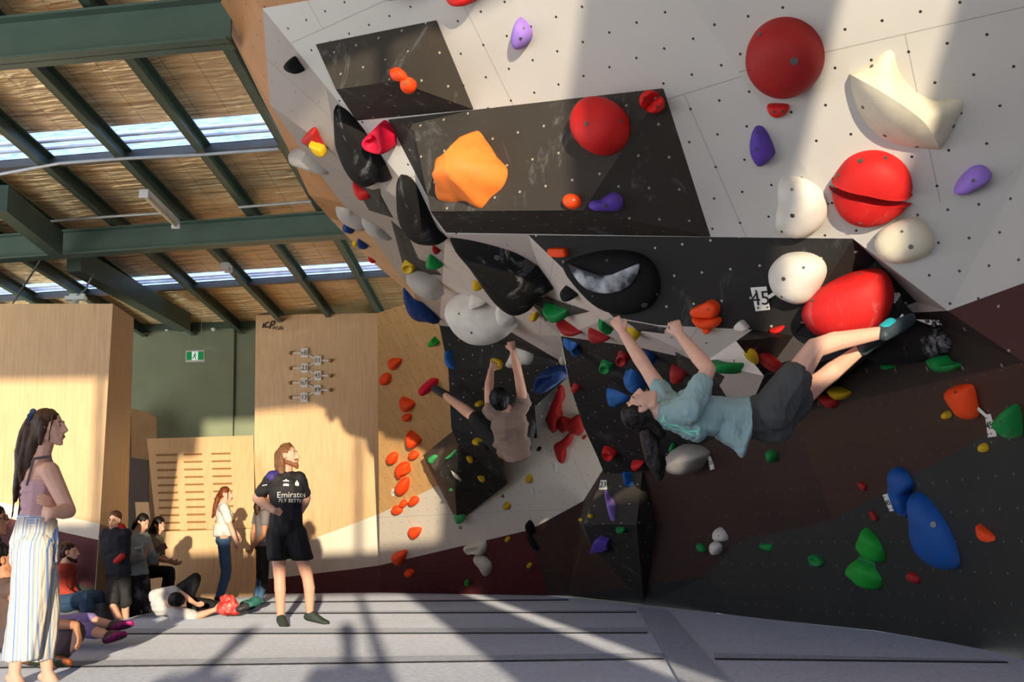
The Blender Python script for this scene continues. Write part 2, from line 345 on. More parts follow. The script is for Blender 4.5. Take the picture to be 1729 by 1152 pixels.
# --- mats
def carpet(name, ca, cb):
    m_ = bpy.data.materials.new(name); m_.use_nodes = True; n = N(m_); b = m_.node_tree.nodes['Principled BSDF']; b.inputs['Roughness'].default_value = .95; b.inputs['Specular IOR Level'].default_value = .15
    b.inputs['Sheen Weight'].default_value = .8; b.inputs['Sheen Roughness'].default_value = .5
    tcn = n('TexCoord'); ms = n('Mapping'); ms.inputs['Scale'].default_value = (10, 40, 10); n.l(tcn.outputs['Object'], ms.inputs[0])
    nz = n('TexNoise'); nz.inputs['Scale'].default_value = 3; nz.inputs['Detail'].default_value = 6; n.l(ms.outputs[0], nz.inputs['Vector'])
    nz2 = n('TexNoise'); nz2.inputs['Scale'].default_value = 1.1; nz2.inputs['Detail'].default_value = 4; n.l(tcn.outputs['Object'], nz2.inputs['Vector'])
    c1 = n.mix(n.math('MULTIPLY', n.math('SUBTRACT', nz.outputs[0], .35, True), 2.6, True), lin(ca), lin(cb))
    c2 = n.mix(n.math('MULTIPLY', n.math('SUBTRACT', nz2.outputs[0], .52, True), 2.0, True), c1, lin('9a9a9e')); n.l(c2, b.inputs['Base Color'])
    nz3 = n('TexNoise'); nz3.inputs['Scale'].default_value = 90; nz3.inputs['Detail'].default_value = 2; n.l(tcn.outputs['Object'], nz3.inputs['Vector'])
    bp = n('Bump'); bp.inputs['Strength'].default_value = 1.0; bp.inputs['Distance'].default_value = .012; n.l(nz3.outputs[0], bp.inputs['Height'])
    bp.inputs['Strength'].default_value = .5; bp.inputs['Distance'].default_value = .004; n.l(bp.outputs[0], b.inputs['Normal'])
    MATS[name] = m_; return m_
FLOORM = carpet('grey_carpet_mat', '8f95a6', 'b9bec9')
edge = [Pf(-700, 1075), Pf(95, 1066), Pf(205, 1046), Pf(330, 1017), Pf(427, 1003)]
fl = edge + [Pf(641, 1000), Pf(925, 1005), Pf(1287, 1044), Pf(1483, 1065), Pf(1614, 1086), Pf(1729, 1114), Pf(1850, 1150), Vector((9, 3, 0)), Vector((9, -4, 0)), Vector((-9, -4, 0))]
def ribbed(name, pts, m, z0, z1, ymin=5.5, per=.014):
    """carpet with fine cross ribs, as real geometry, so that low light catches it"""
    pts = [(p.x, p.y) for p in pts]; lo, hi = min(p[1] for p in pts), max(p[1] for p in pts); bm = bmesh.new()
    def span(y):
        xs = []
        for (ax, ay), (bx, by) in zip(pts, pts[1:] + pts[:1]):
            if (ay > y) != (by > y): xs.append(ax + (y - ay) / (by - ay) * (bx - ax))
        return (min(xs), max(xs)) if len(xs) > 1 else None
    y = max(lo, ymin)
    if y > lo:
        a_, b_ = span(lo + .001), span(y); bm.faces.new([bm.verts.new(v) for v in ((a_[0], lo, z1), (a_[1], lo, z1), (b_[1], y, z1), (b_[0], y, z1))])
    while y < hi:
        sp_ = span(y + per / 2)
        if sp_:
            V_ = [[bm.verts.new((x, yy, zz)) for x in sp_] for yy, zz in ((y, z0), (y + per * .62, z1), (y + per, z0))]
            for A, B in zip(V_, V_[1:]): bm.faces.new((A[0], A[1], B[1], B[0]))
        y += per
    me = bpy.data.meshes.new(name); bm.to_mesh(me); bm.free(); o = link(name, me, m, recentre=False); o['kind'] = 'structure'; return o
o = facet('floor_foam', fl, FLOORM, thick=.34, reg=True); o['kind'] = 'structure'; o.location.z = -.008
ribbed('floor', fl, FLOORM, -.006, 0.0)
facet('floor_concrete', [Vector((-9.5, 8, -.37)), Vector((-9.5, 22, -.37)), Vector((3, 22, -.37)), Vector((3, 12, -.37)), Vector((-2, 8, -.37))], CONCF, reg=False)
STRIP = carpet('grey_velcro_strip', '767b89', '9ba0ac')
SEAM = mat('dark_mat_seam', '3c3c40', .95, var=.1, spec=.1)
def strip(pts, name='trim_3', m=STRIP, z=.004):
    return ribbed(name, pts, m, z - .004, z + .002, ymin=0, per=.012)
for i, (x0, y0, x1, y1, hgt) in enumerate(((-60, 1063, 1093, 1061, 8), (-60, 1120, 1120, 1104, 9), (420, 1033, 1075, 1031, 3), (430, 1016, 960, 1012, 1.2))):
    strip([Pf(x0, y0), Pf(x1, y1), Pf(x1, y1 + hgt), Pf(x0, y0 + hgt)], f'trim_{i+3}')
    strip([Pf(x0, y0 + hgt), Pf(x1, y1 + hgt), Pf(x1, y1 + hgt + 1.4), Pf(x0, y0 + hgt + 1.4)], f'trim_{i+13}', SEAM, .005)
strip([Pf(1076, 1026), Pf(1126, 1031), Pf(1238, 1160), Pf(1152, 1160)], 'trim_7', z=.003)
strip([Pf(1205, 1104), Pf(1690, 1116), Pf(1700, 1119), Pf(1210, 1113)], 'trim_8')
strip([Pf(1205, 1113), Pf(1700, 1119), Pf(1703, 1120.5), Pf(1210, 1115)], 'trim_18', SEAM, .005)
# --- roof
RO = P(300, 545, 20.8); d1 = ray(891, 972).normalized(); d2 = -ray(-13973, 1407).normalized()
RN = d1.cross(d2).normalized(); RN = RN if RN.z > 0 else -RN
class RP:
    @staticmethod
    def at(px, py, off=0.0):
        o = RO - RN * off; d = ray(px, py); return CAM + d * ((o - CAM).dot(RN) / d.dot(RN))
    @staticmethod
    def ab(p):
        v = p - RO; e = d2 - d1 * d2.dot(d1); a_ = v.dot(e) / e.dot(e); v2 = v - d2 * a_; return a_, v2.dot(d1)
def rp(a_, b_, off=0.0): return RO + d2 * a_ + d1 * b_ - RN * off
FOIL = bpy.data.materials.new('gold_foil_insulation'); FOIL.use_nodes = True; n = N(FOIL); b = FOIL.node_tree.nodes['Principled BSDF']
b.inputs['Roughness'].default_value = .38; b.inputs['Metallic'].default_value = .55
tcn = n('TexCoord'); ms = n('Mapping'); ms.inputs['Scale'].default_value = (.9, 6, 1); n.l(tcn.outputs['UV'], ms.inputs[0])
nz = n('TexNoise'); nz.inputs['Scale'].default_value = 2.0; nz.inputs['Detail'].default_value = 4; nz.inputs['Distortion'].default_value = .5; n.l(ms.outputs[0], nz.inputs['Vector'])
bp = n('Bump'); bp.inputs['Strength'].default_value = 1.0; bp.inputs['Distance'].default_value = .2; n.l(nz.outputs[0], bp.inputs['Height']); n.l(bp.outputs[0], b.inputs['Normal'])
s3 = n('SeparateXYZ'); n.l(tcn.outputs['UV'], s3.inputs[0])
gx = n.math('LESS_THAN', n.math('FRACT', n.math('DIVIDE', s3.outputs[0], .3)), .03); gy = n.math('LESS_THAN', n.math('FRACT', n.math('DIVIDE', s3.outputs[1], .15)), .05)
g = n.math('MULTIPLY', n.math('MAXIMUM', gx, n.math('MULTIPLY', gy, .5)), .5)
g2 = n.math('MULTIPLY', n.math('MULTIPLY', n.math('SUBTRACT', .52, nz.outputs[0], True), 6.0, True), .6)  # folds coloured darker than crests, standing for shade in the creases
cc = n.mix(g2, lin('ffe2ae'), lin('b8884c')); cc = n.mix(g, cc, lin('6a4c28')); n.l(cc, b.inputs['Base Color'])
GLZ = bpy.data.materials.new('translucent_roof_sheet'); GLZ.use_nodes = True; n = N(GLZ); t = GLZ.node_tree; t.nodes.remove(t.nodes['Principled BSDF'])
tr = n('BsdfTransparent'); tl = n('BsdfTranslucent'); mx = n('MixShader'); tcn = n('TexCoord'); ms = n('Mapping'); ms.inputs['Scale'].default_value = (1.5, 8, 1); n.l(tcn.outputs['UV'], ms.inputs[0])
nz = n('TexNoise'); nz.inputs['Scale'].default_value = 4; nz.inputs['Detail'].default_value = 5; n.l(ms.outputs[0], nz.inputs['Vector'])
n.l(n.mix(n.math('MULTIPLY', n.math('SUBTRACT', nz.outputs[0], .45, True), 5, True), (.95, .97, 1), (.35, .42, .5)), tr.inputs[0]); tl.inputs[0].default_value = (.8, .85, .9, 1)
mx.inputs[0].default_value = .25; n.l(tr.outputs[0], mx.inputs[1]); n.l(tl.outputs[0], mx.inputs[2]); n.l(mx.outputs[0], t.nodes['Material Output'].inputs[0])
def roofquad(name, a0, a1, b0, b1, m, off=0.0, thick=0.0):
    bm = bmesh.new(); vs_ = [bm.verts.new(rp(x, y, off)) for x, y in ((a0, b0), (a1, b0), (a1, b1), (a0, b1))]; f = bm.faces.new(vs_)
    uvl = bm.loops.layers.uv.new('UVMap')
    for lp, (x, y) in zip(f.loops, ((a0, b0), (a1, b0), (a1, b1), (a0, b1))): lp[uvl].uv = (x, y)
    me = bpy.data.meshes.new(name); bm.to_mesh(me); bm.free()
    o = link(name, me, m, recentre=False); o['kind'] = 'structure'; return o
def bof(px, py): return RP.ab(RP.at(px, py))[1]
s1a, s1b = bof(230, 210), bof(230, 252); s2a, s2b = bof(230, 468), bof(230, 483)
A0, A1, BN = -14.0, 12.0, RP.ab(Vector((0, -3.9, 4)))[1]
cuts = [('ceiling', s2b, .6, FOIL), ('window_2', s2a, s2b, GLZ), ('ceiling', s1b, s2a, FOIL), ('window_1', s1a, s1b, GLZ), ('ceiling', BN, s1a, FOIL)]
for nm, x, y, m_ in cuts: roofquad(nm, A0, A1, x, y, m_)
# corrugation ribs and rail under each skylight
for k, (x, y) in enumerate(((s1a, s1b), (s2a, s2b))):
    for t_ in (.32, .62):
        bm = bmesh.new(); bar(bm, rp(A0, x + (y - x) * t_, .01), rp(A1, x + (y - x) * t_, .01), .05, .03); o = join_bm('trim_20', bm, mat('white_rib', 'e8ecf4', .5)); o['kind'] = 'structure'
    bm = bmesh.new(); bar(bm, rp(A0, y + .03, .06), rp(A1, y + .03, .06), .12, .08); o = join_bm('trim_21', bm, mat('grey_gutter_rail', '66645f', .6)); o['kind'] = 'structure'
# purlins
def chan(bm, a_, b0, b1, top, hgt, fl):
    """C-section running away along the roof"""
    p, q_ = rp(a_, b0, top + hgt / 2), rp(a_, b1, top + hgt / 2)
    bar(bm, p, q_, .012, hgt, RN)
    e = d2 * fl / 2
    for o_ in (top + .006, top + hgt - .006):
        bar(bm, rp(a_, b0, o_) + e, rp(a_, b1, o_) + e, fl, .012, RN)
aP = [RP.ab(RP.at(x, y, .2))[0] for x, y in ((39, 107), (210, 95), (372, 75))]
stp = (aP[2] - aP[0]) / 2
for k in range(-6, 4):
    bm = bmesh.new(); chan(bm, aP[0] + stp * k, BN, .5, .02, .18, .075)
    ORD = ['first', 'second', 'third', 'fourth', 'fifth', 'sixth', 'seventh', 'eighth', 'ninth', 'tenth', 'eleventh', 'twelfth']
    tag(join_bm('roof_purlin', bm, STEEL), 'slender green steel roof purlin, ' + ORD[k + 6] + ' of the row counted from the far left', 'purlin', 'roof purlins')
# rafters (deep I beams across)
def ibeam(name, b_, top, hgt, label, m_=STEEL2, a0=A0, a1=A1):
    if 'nearest' in label: a1 = RP.ab(RP.at(392, 60, .5))[0]
    bm = bmesh.new(); UPN = RN
    bar(bm, rp(a0, b_, top + hgt / 2), rp(a1, b_, top + hgt / 2), .02, hgt, RN)
    for o_ in (top + .01, top + hgt - .01): bar(bm, rp(a0, b_, o_), rp(a1, b_, o_), .2, .02, RN)
    return tag(join_bm(name, bm, m_), label, 'beam')
def b_for(px, py, off): return RP.ab(RP.at(px, py, off) + RN * off)[1]
ibeam('roof_beam', b_for(190, 92, .58), .22, .36, 'deep green steel beam crossing nearest the camera under the foil ceiling')
ibeam('roof_beam', b_for(290, 421, .54), .22, .32, 'deep green steel beam crossing halfway back, above the logo wall')
# long deep girder running back at left
pa, pb = RP.at(-40, 300, .5), RP.at(305, 543, .5)
bm = bmesh.new()
bar(bm, RP.at(0, 335, .45), RP.at(95, 412, .45), .16, .3, RN)
tag(join_bm('roof_girder', bm, STEEL), 'thick green steel girder meeting the second beam at its bracket', 'beam')
bm = bmesh.new(); bar(bm, RP.at(125, 440, .35), RP.at(312, 545, .35), .2, .3, RN)
tag(join_bm('roof_girder', bm, STEEL), 'thick green steel girder dropping from second beam to the concrete wall', 'beam')
bm = bmesh.new(); tube(bm, [RP.at(68, 440, .5), RP.at(20, 515, .5)], .014)
tag(join_bm('brace_rod', bm, STEEL2), 'thin diagonal steel brace rod beside the floodlight', 'rod')
for pts, lb in (([(-20, 298), (100, 276), (205, 268), (330, 262), (470, 252)], 'thin pale conduit under the purlins just below the nearer skylight'), ([(60, 376), (180, 366), (272, 360)], 'thin pale conduit behind the batten light'), ([(403, 350), (525, 340)], 'thin pale conduit beside the plywood flank')):
    bm = bmesh.new(); tube(bm, [RP.at(x, y, .24) for x, y in pts], .018)
    tag(join_bm('conduit', bm, GALV), lb, 'conduit')
# batten lights
def batten(pa, pb, off, label):
    a_, b_ = RP.at(*pa, off), RP.at(*pb, off); em = empty('batten_light', a_, label, 'light')
    bm = bmesh.new(); bar(bm, a_, b_, .1, .05, RN); join_bm('housing', bm, WPL, em)
    bm = bmesh.new(); tube(bm, [a_ - RN * .045, b_ - RN * .045], .018); join_bm('tube', bm, mat('unlit_tube', 'e8d8b8', .3), em)
    for p in (a_, b_):
        bm = bmesh.new(); box8(bm, p - RN * .03, .1, .03, .09); join_bm('end_cap', bm, WPL, em)
batten((243, 323), (297, 376), .32, 'unlit fluorescent batten light under a purlin')
batten((379, 446), (386, 452), .32, 'short pale light fitting end beside the second skylight')
# floodlight, exit sign
c = P(128, 504, 15.5); em = empty('floodlight', c, 'small white floodlight hanging above the plywood box wall', 'light')
bm = bmesh.new(); box8(bm, c, .26, .12, .05); box8(bm, c + Vector((0, .05, .05)), .2, .06, .04); bmesh.ops.bevel(bm, geom=bm.edges[:], offset=.01, segments=2); join_bm('housing', bm, mat('white_lamp_plastic', 'dfe8e0', .3, emit=.15), em)
bm = bmesh.new(); tube(bm, [c + Vector((0, 0, .03)), c + Vector((.1, .05, .12)), c + Vector((.18, .1, .35))], .012); join_bm('bracket', bm, GALV, em)
bm = bmesh.new(); tube(bm, [c - Vector((0, 0, .02)), c - Vector((0, 0, .1))], [.05, .03], 12); join_bm('sensor', bm, WPL, em)
c = P(330, 601.5, 19.8); em = empty('exit_sign', c, 'green and white running man exit sign hanging before the concrete wall', 'sign')
Rr = Matrix.Identity(3)
bm = bmesh.new(); box8(bm, c, .32, .06, .19, Rr); bmesh.ops.bevel(bm, geom=bm.edges[:], offset=.012, segments=2); join_bm('case', bm, WPL, em)
GRN = mat('lit_green_sign', '0e8a4a', .4, var=0, emit=.35)
for sx, sw in ((-.098, .085), (.098, .085)):
    bm = bmesh.new(); box8(bm, c + Vector((sx, -.034, .0)), sw, .004, .14); join_bm('green_field', bm, GRN, em)
bm = bmesh.new(); box8(bm, c + Vector((0, -.034, 0)), .1, .004, .14); join_bm('white_field', bm, mat('lit_white_sign', 'd8f2e4', .4, var=0, emit=.5), em)
bm = bmesh.new(); g_ = c + Vector((0, -.038, 0))
for aa, bb, wd in (((.0, .025), (-.008, -.012), .018), ((-.008, -.012), (-.03, -.03), .012), ((-.03, -.03), (-.042, -.05), .01), ((-.008, -.012), (.015, -.03), .012), ((.015, -.03), (.012, -.058), .01), ((0, .025), (-.03, .012), .008), ((0, .025), (.025, .0), .008)):
    bar(bm, g_ + Vector((aa[0], 0, aa[1])), g_ + Vector((bb[0], 0, bb[1])), wd, .003, Vector((0, 1, 0)))
bmesh.ops.create_icosphere(bm, subdivisions=1, radius=.012, matrix=Matrix.Translation(g_ + Vector((.006, 0, .044)))); join_bm('running_figure', bm, mat('sign_dark', '0a3a24', .5, var=0), em)
for dx in (-.1, .1):
    bm = bmesh.new(); tube(bm, [c + Vector((dx, 0, .09)), c + Vector((dx - .02, 0, 1.3))], .004, 5); join_bm('hanging_wire', bm, GALV, em)
bm = bmesh.new(); tube(bm, [P(319, 476, 19.5), P(318, 505, 19.6), P(316, 520, 19.7), P(317, 560, 19.8)], .02)
tag(join_bm('cable_conduit', bm, GALV), 'pale vertical cable dropping from purlin above the exit sign', 'cable')
for x in (282, 361):
    c = P(x, 555, YB - .1); bm = bmesh.new(); bmesh.ops.create_icosphere(bm, subdivisions=2, radius=.05, matrix=Matrix.Translation(c)); box8(bm, c + Vector((0, .05, .05)), .04, .08, .04)
    tag(join_bm('wall_sensor', bm, WPL), 'small round sensor near the top of the concrete wall, ' + ('beside the left girder end' if x < 300 else 'just beside the concrete joint'), 'sensor')
# --- rear wall with the doorway and windows that let the low sun in
REAR = mat('rear_wall_cladding', '8a8478', .7, var=.08)
def rear(x0, x1, z0, z1, nm='wall_rear'):
    if x1 - x0 < .01 or z1 - z0 < .01: return
    bm = bmesh.new(); box8(bm, ((x0 + x1) / 2, -4.0, (z0 + z1) / 2), x1 - x0, .12, z1 - z0); o = join_bm(nm, bm, REAR); o['kind'] = 'structure'
DR = 1.55 # right jamb
rear(DR, 2.42, 0, 1.78); rear(2.62, 9, 0, 1.78)
rear(-9, 9, 1.78, 2.5)
rear(2.02, 3.27, 2.5, 5.6); rear(3.79, 9, 2.5, 5.6); rear(-1.9, 2.02, 4.95, 5.6); rear(-9, -1.9, 4.2, 5.6)
rear(3.27, 3.79, 4.9, 5.6)
for x in (.80, -2.35, -5.2): rear(x, x + .09, 0, 5.2, 'trim_30')
o = facet('wall_right', [Vector((9, -4, -.4)), Vector((9, 14, -.4)), Vector((9, 14, 6)), Vector((9, -4, 6))], REAR, reg=False)
facet('wall_far', [P(640, 300, 21.2), P(2000, 300, 21.2), P(2000, 1030, 21.2), P(640, 1030, 21.2)], CONC, reg=False)
# --- things stored by the concrete wall
def slab(name, pix, Y, m_, label, cat, thick=.03, ys=None):
    pts = [P(x, y, (ys[i] if ys else Y)) for i, (x, y) in enumerate(pix)]
    o = facet(name, pts, m_, structure=False, reg=True, thick=thick); return tag(o, label, cat)
bcor = [(248, 741), (428, 735.5), (430, 892), (264, 897)]
em = empty('slotted_board', P(300, 895, 19.3), 'large slotted plywood board leaning against the concrete wall', 'board')
o = slab('board', bcor, 19.6, PLY, None, None, .03, [20.4, 20.4, 19.6, 19.6]); o.parent = em; o.matrix_parent_inverse = em.matrix_world.inverted()
PB = Plane(*[P(x, y, z_) for (x, y), z_ in zip(bcor[:3], (20.4, 20.4, 19.6))])
SL = mat('slot_dark', '8a6334', .8)
for r_ in range(11):
    for cI, (x0, x1) in enumerate(((264, 297), (310, 341), (357, 389))):
        y = 769 + r_ * 12.7 - cI * 1.2; xo = r_ * 0.7
        if r_ > 9 and cI == 2: continue
        bm = bmesh.new(); bar(bm, PB.at(x0 + xo, y) - Vector((0, .012, 0)), PB.at(x1 + xo, y - .6) - Vector((0, .012, 0)), .012, .03); join_bm('slot_batten', bm, SL if True else PLY, em)
slab('plywood_block', [(205, 900), (430, 893), (427, 1010), (205, 1040)], 19.3, PLY, 'low plywood platform front under the slotted board', 'platform', .4, [19.3, 19.3, 19.1, 19.1])
slab('plywood_offcut', [(222, 690), (252, 697), (265, 706), (266, 1030), (220, 1030)], 20.6, PLYD, 'dark weathered plywood sheet leaning high beside the box wall', 'board')
slab('grey_board', [(218, 772), (250, 777), (252, 1010), (216, 1010)], 20.2, mat('dark_grey_board', '4c4038', .7), 'dark grey board standing in the gap behind the box wall', 'board')
slab('small_board', [(228, 848), (251, 848), (254, 878), (230, 878)], 19.9, PLY, 'small pale plywood offcut beside the slotted board', 'board')
slab('tall_board', [(218, 700), (235, 700), (232, 1005), (216, 1005)], 20.8, mat('brown_board', '3a2f28', .8), 'tall dark board in the gap behind the box wall, hardest against it', 'board')
# ---------------------------------------------------------------- climbing volumes (bolt-on wooden shapes)
def volume(label, base, apex, faces, m, name='climbing_volume', cat='climbing volume', group=None):
    """base: pixels on the wall; apex: (px, py, height out of the wall)"""
    pts = []
    for x, y in base:
        p, n_ = cast(x, y); pts.append(p)
    for x, y, dy in apex:
        p, n_ = cast(x, y); d = (p - CAM); t_ = 1 - dy / d.y; pts.append(CAM + d * t_)
    bm = bmesh.new(); vs_ = [bm.verts.new(p) for p in pts]
    for f in faces: bm.faces.new([vs_[i] for i in f])
    bm.faces.new([vs_[i] for i in range(len(base))])
    bmesh.ops.recalc_face_normals(bm, faces=bm.faces)
    uvl = bm.loops.layers.uv.new('UVMap')
    for f in bm.faces:
        f.normal_update(); n_ = f.normal; e1_ = Vector((0, 0, 1)).cross(n_); e1_ = e1_.normalized() if e1_.length > .05 else Vector((1, 0, 0)); e2_ = n_.cross(e1_)
        for lp in f.loops: lp[uvl].uv = (lp.vert.co.dot(e1_), lp.vert.co.dot(e2_))
    bmesh.ops.bevel(bm, geom=bm.edges[:], offset=.006, segments=1)
    o = join_bm(name, bm, m); register_obj(o)
    return tag(o, label, cat, group)
volume('upper black three-sided volume with chalk marks, near top edge of the white wall', [(533, 75), (737, 34), (800, 185), (602, 204)], [(567, 151, .42), (668, 137, .5)],
       [(0, 1, 5, 4), (1, 2, 5), (4, 5, 2, 3), (0, 4, 3)], BLACKV)
volume('largest black volume, carrying the glowing orange hold and a red ball', [(655, 202), (1120, 149), (1200, 400), (753, 393)], [(700, 221, .12), (727, 357, .6), (985, 355, .62)],
       [(0, 1, 4), (4, 1, 6, 5), (1, 2, 6), (5, 6, 2, 3), (0, 4, 5, 3)], BLACKV)
# flat black pieces on the white cave roof
def wedge(label, base, apex, group=None, m=None):
    k = len(base); return volume(label, base, [apex], [(i, (i + 1) % k, k) for i in range(k)], m or BLACKV, group=group)
wedge('black four-sided volume low on the white flank carrying a red hold', [(596, 308), (642, 318), (668, 372), (655, 373), (612, 362)], (640, 345, .15))
wedge('black triangular volume holding the round yellow hold', [(660, 372), (690, 400), (747, 465), (684, 462)], (690, 440, .15))
wedge('long black pointed volume carrying the wide green hold', [(880, 497), (915, 502), (997, 526), (905, 546), (880, 542)], (920, 525, .12))
wedge('black volume holding the yellow disc beside the climber hand', [(991, 529), (1036, 535.8), (1110, 549.5), (1160, 555.5), (1145, 572), (1079, 582)], (1080, 560, .12)).location.z += .016
wedge('jagged black volume behind the teal climber elbow', [(1140, 594), (1188, 618), (1224, 636), (1216, 650), (1170, 668), (1150, 640)], (1175, 635, .12))
# lower box volumes
EB = [(714, 769), (766, 727), (830, 746), (858, 820), (772, 883)]
def box_on_wall():
    pl = Plane(P(772, 883, 17.3), P(714, 769, 16.4), P(858, 820, 16.3))
    base = [pl.at(x, y) for x, y in EB]
    up_ = [P(775, 752, 15.0), P(735, 796, 16.0), P(760, 822, 16.2), P(768, 828, 15.7), P(856, 818, 16.0), P(830, 746, 14.5)]
    V_ = base + up_
    # 0 left,1 top,2 tr,3 right,4 bottom | 5 top front,6 left mid,7 ..,8 centre,9 right front,10 tr front
    return V_
V_ = box_on_wall(); em = empty('climbing_volume', V_[4], 'black diamond shaped box volume with green and yellow holds, beneath the left black panel', 'climbing volume')
def panel(name, idx, m, lab=None):
    o = facet(name, [V_[i] for i in idx], m, structure=False, thick=.02); o.parent = em; o.matrix_parent_inverse = em.matrix_world.inverted()
    if lab: o['label'] = lab
panel('front_face', [5, 10, 9, 8, 6], BLACKV)
panel('lower_face', [8, 9, 4], BLACKV)
WSIDE = mat('dusty_brown_reflecting_side', '4b3c31', .7, var=.2, chalk=.3)  # side panel lightened for reflected light; the edge strip is plain brown
panel('side_face', [0, 1, 5, 6], WSIDE, 'dusty brown side face, lightened for reflected light'); panel('edge_face', [0, 6, 8, 4], WSIDE, 'brown edge face')
pg = [P(975, 880, 13.9), P(1020, 797, 13.1), P(1085, 792, 12.7), P(1146, 885, 13.2), P(1087, 1018, 13.95), P(985, 885, 13.1), P(1000, 925, 13.5), P(1075, 887, 12.75)]
V_ = pg; em = empty('climbing_volume', Vector(pg[4]), 'tall black gem shaped volume whose point almost touches the mats', 'climbing volume')
panel('upper_face', [1, 2, 3, 7, 5], BLACKV); panel('lower_face', [7, 3, 4], BLACKV); panel('lower_front_face', [5, 7, 4, 6], BLACKV); panel('left_face', [0, 1, 5, 6], BLACKV)
# ---------------------------------------------------------------- holds
CRES = None
COL = {'red': 'c81e1c', 'dred': '9c1c1c', 'pink': 'e0143c', 'orange': 'f04a14', 'sunlit_orange': 'ff8638', 'yellow': 'c9a41c', 'green': '12803a', 'blue': '12509c', 'dblue': '16366e', 'lblue': '2a62a8',
       'purple': '5a3fa0', 'lpurple': '9474cc', 'white': 'd6d0c6', 'cream': 'd8d0b8', 'grey': 'a9a29a', 'black': '151414', 'lgreen': '3f9a5a', 'ygreen': '1a9a30'}
HM = {}
def hmat(c, chalk=0.0):
    k = (c, chalk)
    if k not in HM:
        if c in ('black',): HM[k] = mat(f'{c}_hold_{chalk}', COL[c], .8, var=.1, vscale=8, chalk=chalk, bump=.03, bscale=200, spec=.2)
        else: HM[k] = mat(f'{c}_hold_{chalk}', COL[c], .62, var=.12, vscale=8, chalk=chalk, bump=.08, bscale=120, spec=.3)
    return HM[k]
def smooth_poly(pts, k=4):
    n_ = len(pts); o = []
    for i in range(n_):
        p0, p1_, p2_, p3_ = (Vector(pts[(i + j) % n_]) for j in (-1, 0, 1, 2))
        for s_ in range(k):
            t_ = s_ / k
            o.append(.5 * ((2 * p1_) + (-p0 + p2_) * t_ + (2 * p0 - 5 * p1_ + 4 * p2_ - p3_) * t_ ** 2 + (-p0 + 3 * p1_ - 3 * p2_ + p3_) * t_ ** 3))
    return o
PROF = {'dome': ((1.0, -.12), (1.0, 0), (.985, .22), (.94, .45), (.85, .66), (.7, .82), (.5, .93), (.25, .985)),
        'bulb': ((.9, -.12), (.96, 0), (1.0, .2), (.99, .45), (.9, .7), (.72, .88), (.45, .97), (.2, 1.0)),
        'flat': ((1.0, -.2), (1.0, 0), (.99, .5), (.95, .8), (.86, .95), (.6, 1.0), (.3, 1.02)),
        'jug': ((1.0, -.15), (1.0, 0), (.97, .45), (.88, .8), (.74, .97), (.58, .96), (.42, .75), (.2, .6)),
        'wedge': ((1.0, -.1), (1.0, 0), (.93, .15), (.7, .5), (.45, .8), (.2, .98))}
BOLT = mat('steel_bolt', '6b6864', .4, metal=.6)
def hold(label, col, pts, h, prof='dome', lean=(0, 0), bolts=(), sharp=False, chalk=0.0, name='climbing_hold', cat='climbing hold', lump=.0, k=4, group=None, mt=None, apex=None):
    if pts[0] == 'e':
        _, cx, cy, rx, ry, rot = pts; rot = math.radians(rot); pts = []
        for i in range(14):
            t_ = 2 * math.pi * i / 14; x, y = rx * math.cos(t_), ry * math.sin(t_)
            pts.append((cx + x * math.cos(rot) - y * math.sin(rot), cy + x * math.sin(rot) + y * math.cos(rot)))
    cx = sum(p[0] for p in pts) / len(pts); cy = sum(p[1] for p in pts) / len(pts)
    loc, n_ = cast(cx, cy)
    if loc is None: print('MISS', label); return
    v = (CAM - loc).normalized()
    k_ = 0
    while n_.dot(v) < .5 and k_ < 12: n_ = (n_ + v * .2).normalized(); k_ += 1
    pl = Plane.__new__(Plane); pl.n = n_; pl.o = loc + n_ * (h * .3)
    out_ = smooth_poly(pts, 1 if sharp else k)
    ring = [pl.at(x, y) - n_ * (h * .3) for x, y in out_]
    c = sum(ring, Vector()) / len(ring)
    if apex: c = pl.at(*apex) - n_ * (h * .3)
    e1_ = Vector((0, 0, 1)).cross(n_); e1_ = e1_.normalized() if e1_.length > .05 else Vector((1, 0, 0)); e2_ = n_.cross(e1_)
    ln = e1_ * lean[0] + e2_ * lean[1]
    bm = bmesh.new(); rings = []
    for s_, hh in PROF[prof]:
        rr = []
        for p in ring:
            q_ = c + (p - c) * s_ + n_ * (h * hh) + ln * max(0, hh) * (1 - s_ * .6)
            if lump: q_ += n_ * (noise.noise(q_ * 9) * lump * s_ * (1 if hh > .1 else 0)) + (p - c) * (noise.noise(q_ * 7 + Vector((3, 1, 2))) * lump * 2)
            rr.append(bm.verts.new(q_))
        rings.append(rr)
    top = bm.verts.new(c + n_ * h * PROF[prof][-1][1] + ln)
    m_ = len(ring)
    for A, B in zip(rings, rings[1:]):
        for i in range(m_): bm.faces.new((A[i], A[(i + 1) % m_], B[(i + 1) % m_], B[i]))
    for i in range(m_): bm.faces.new((rings[-1][i], rings[-1][(i + 1) % m_], top))
    bm.faces.new(rings[0][::-1])
    bmesh.ops.recalc_face_normals(bm, faces=bm.faces)
    o = join_bm(name, bm, mt or hmat(col, chalk), smooth=not sharp)
    tag(o, label, cat, group)
    register_obj(o)
    for bx, by, br_ in bolts:
        p, n2 = cast(bx, by)
        if p is None: continue
        bmb = bmesh.new(); tube(bmb, [p - n2 * .01, p + n2 * .004], br_, 10)
        tube(bmb, [p + n2 * .003, p + n2 * .006], br_ * .45, 6)
        ob = join_bm('bolt', bmb, BOLT); ob.parent = o; ob.matrix_parent_inverse = Matrix.Translation(o.location).inverted()
    return o
E = lambda x, y, rx, ry=None, r=0: ('e', x, y, rx, ry or rx, r)
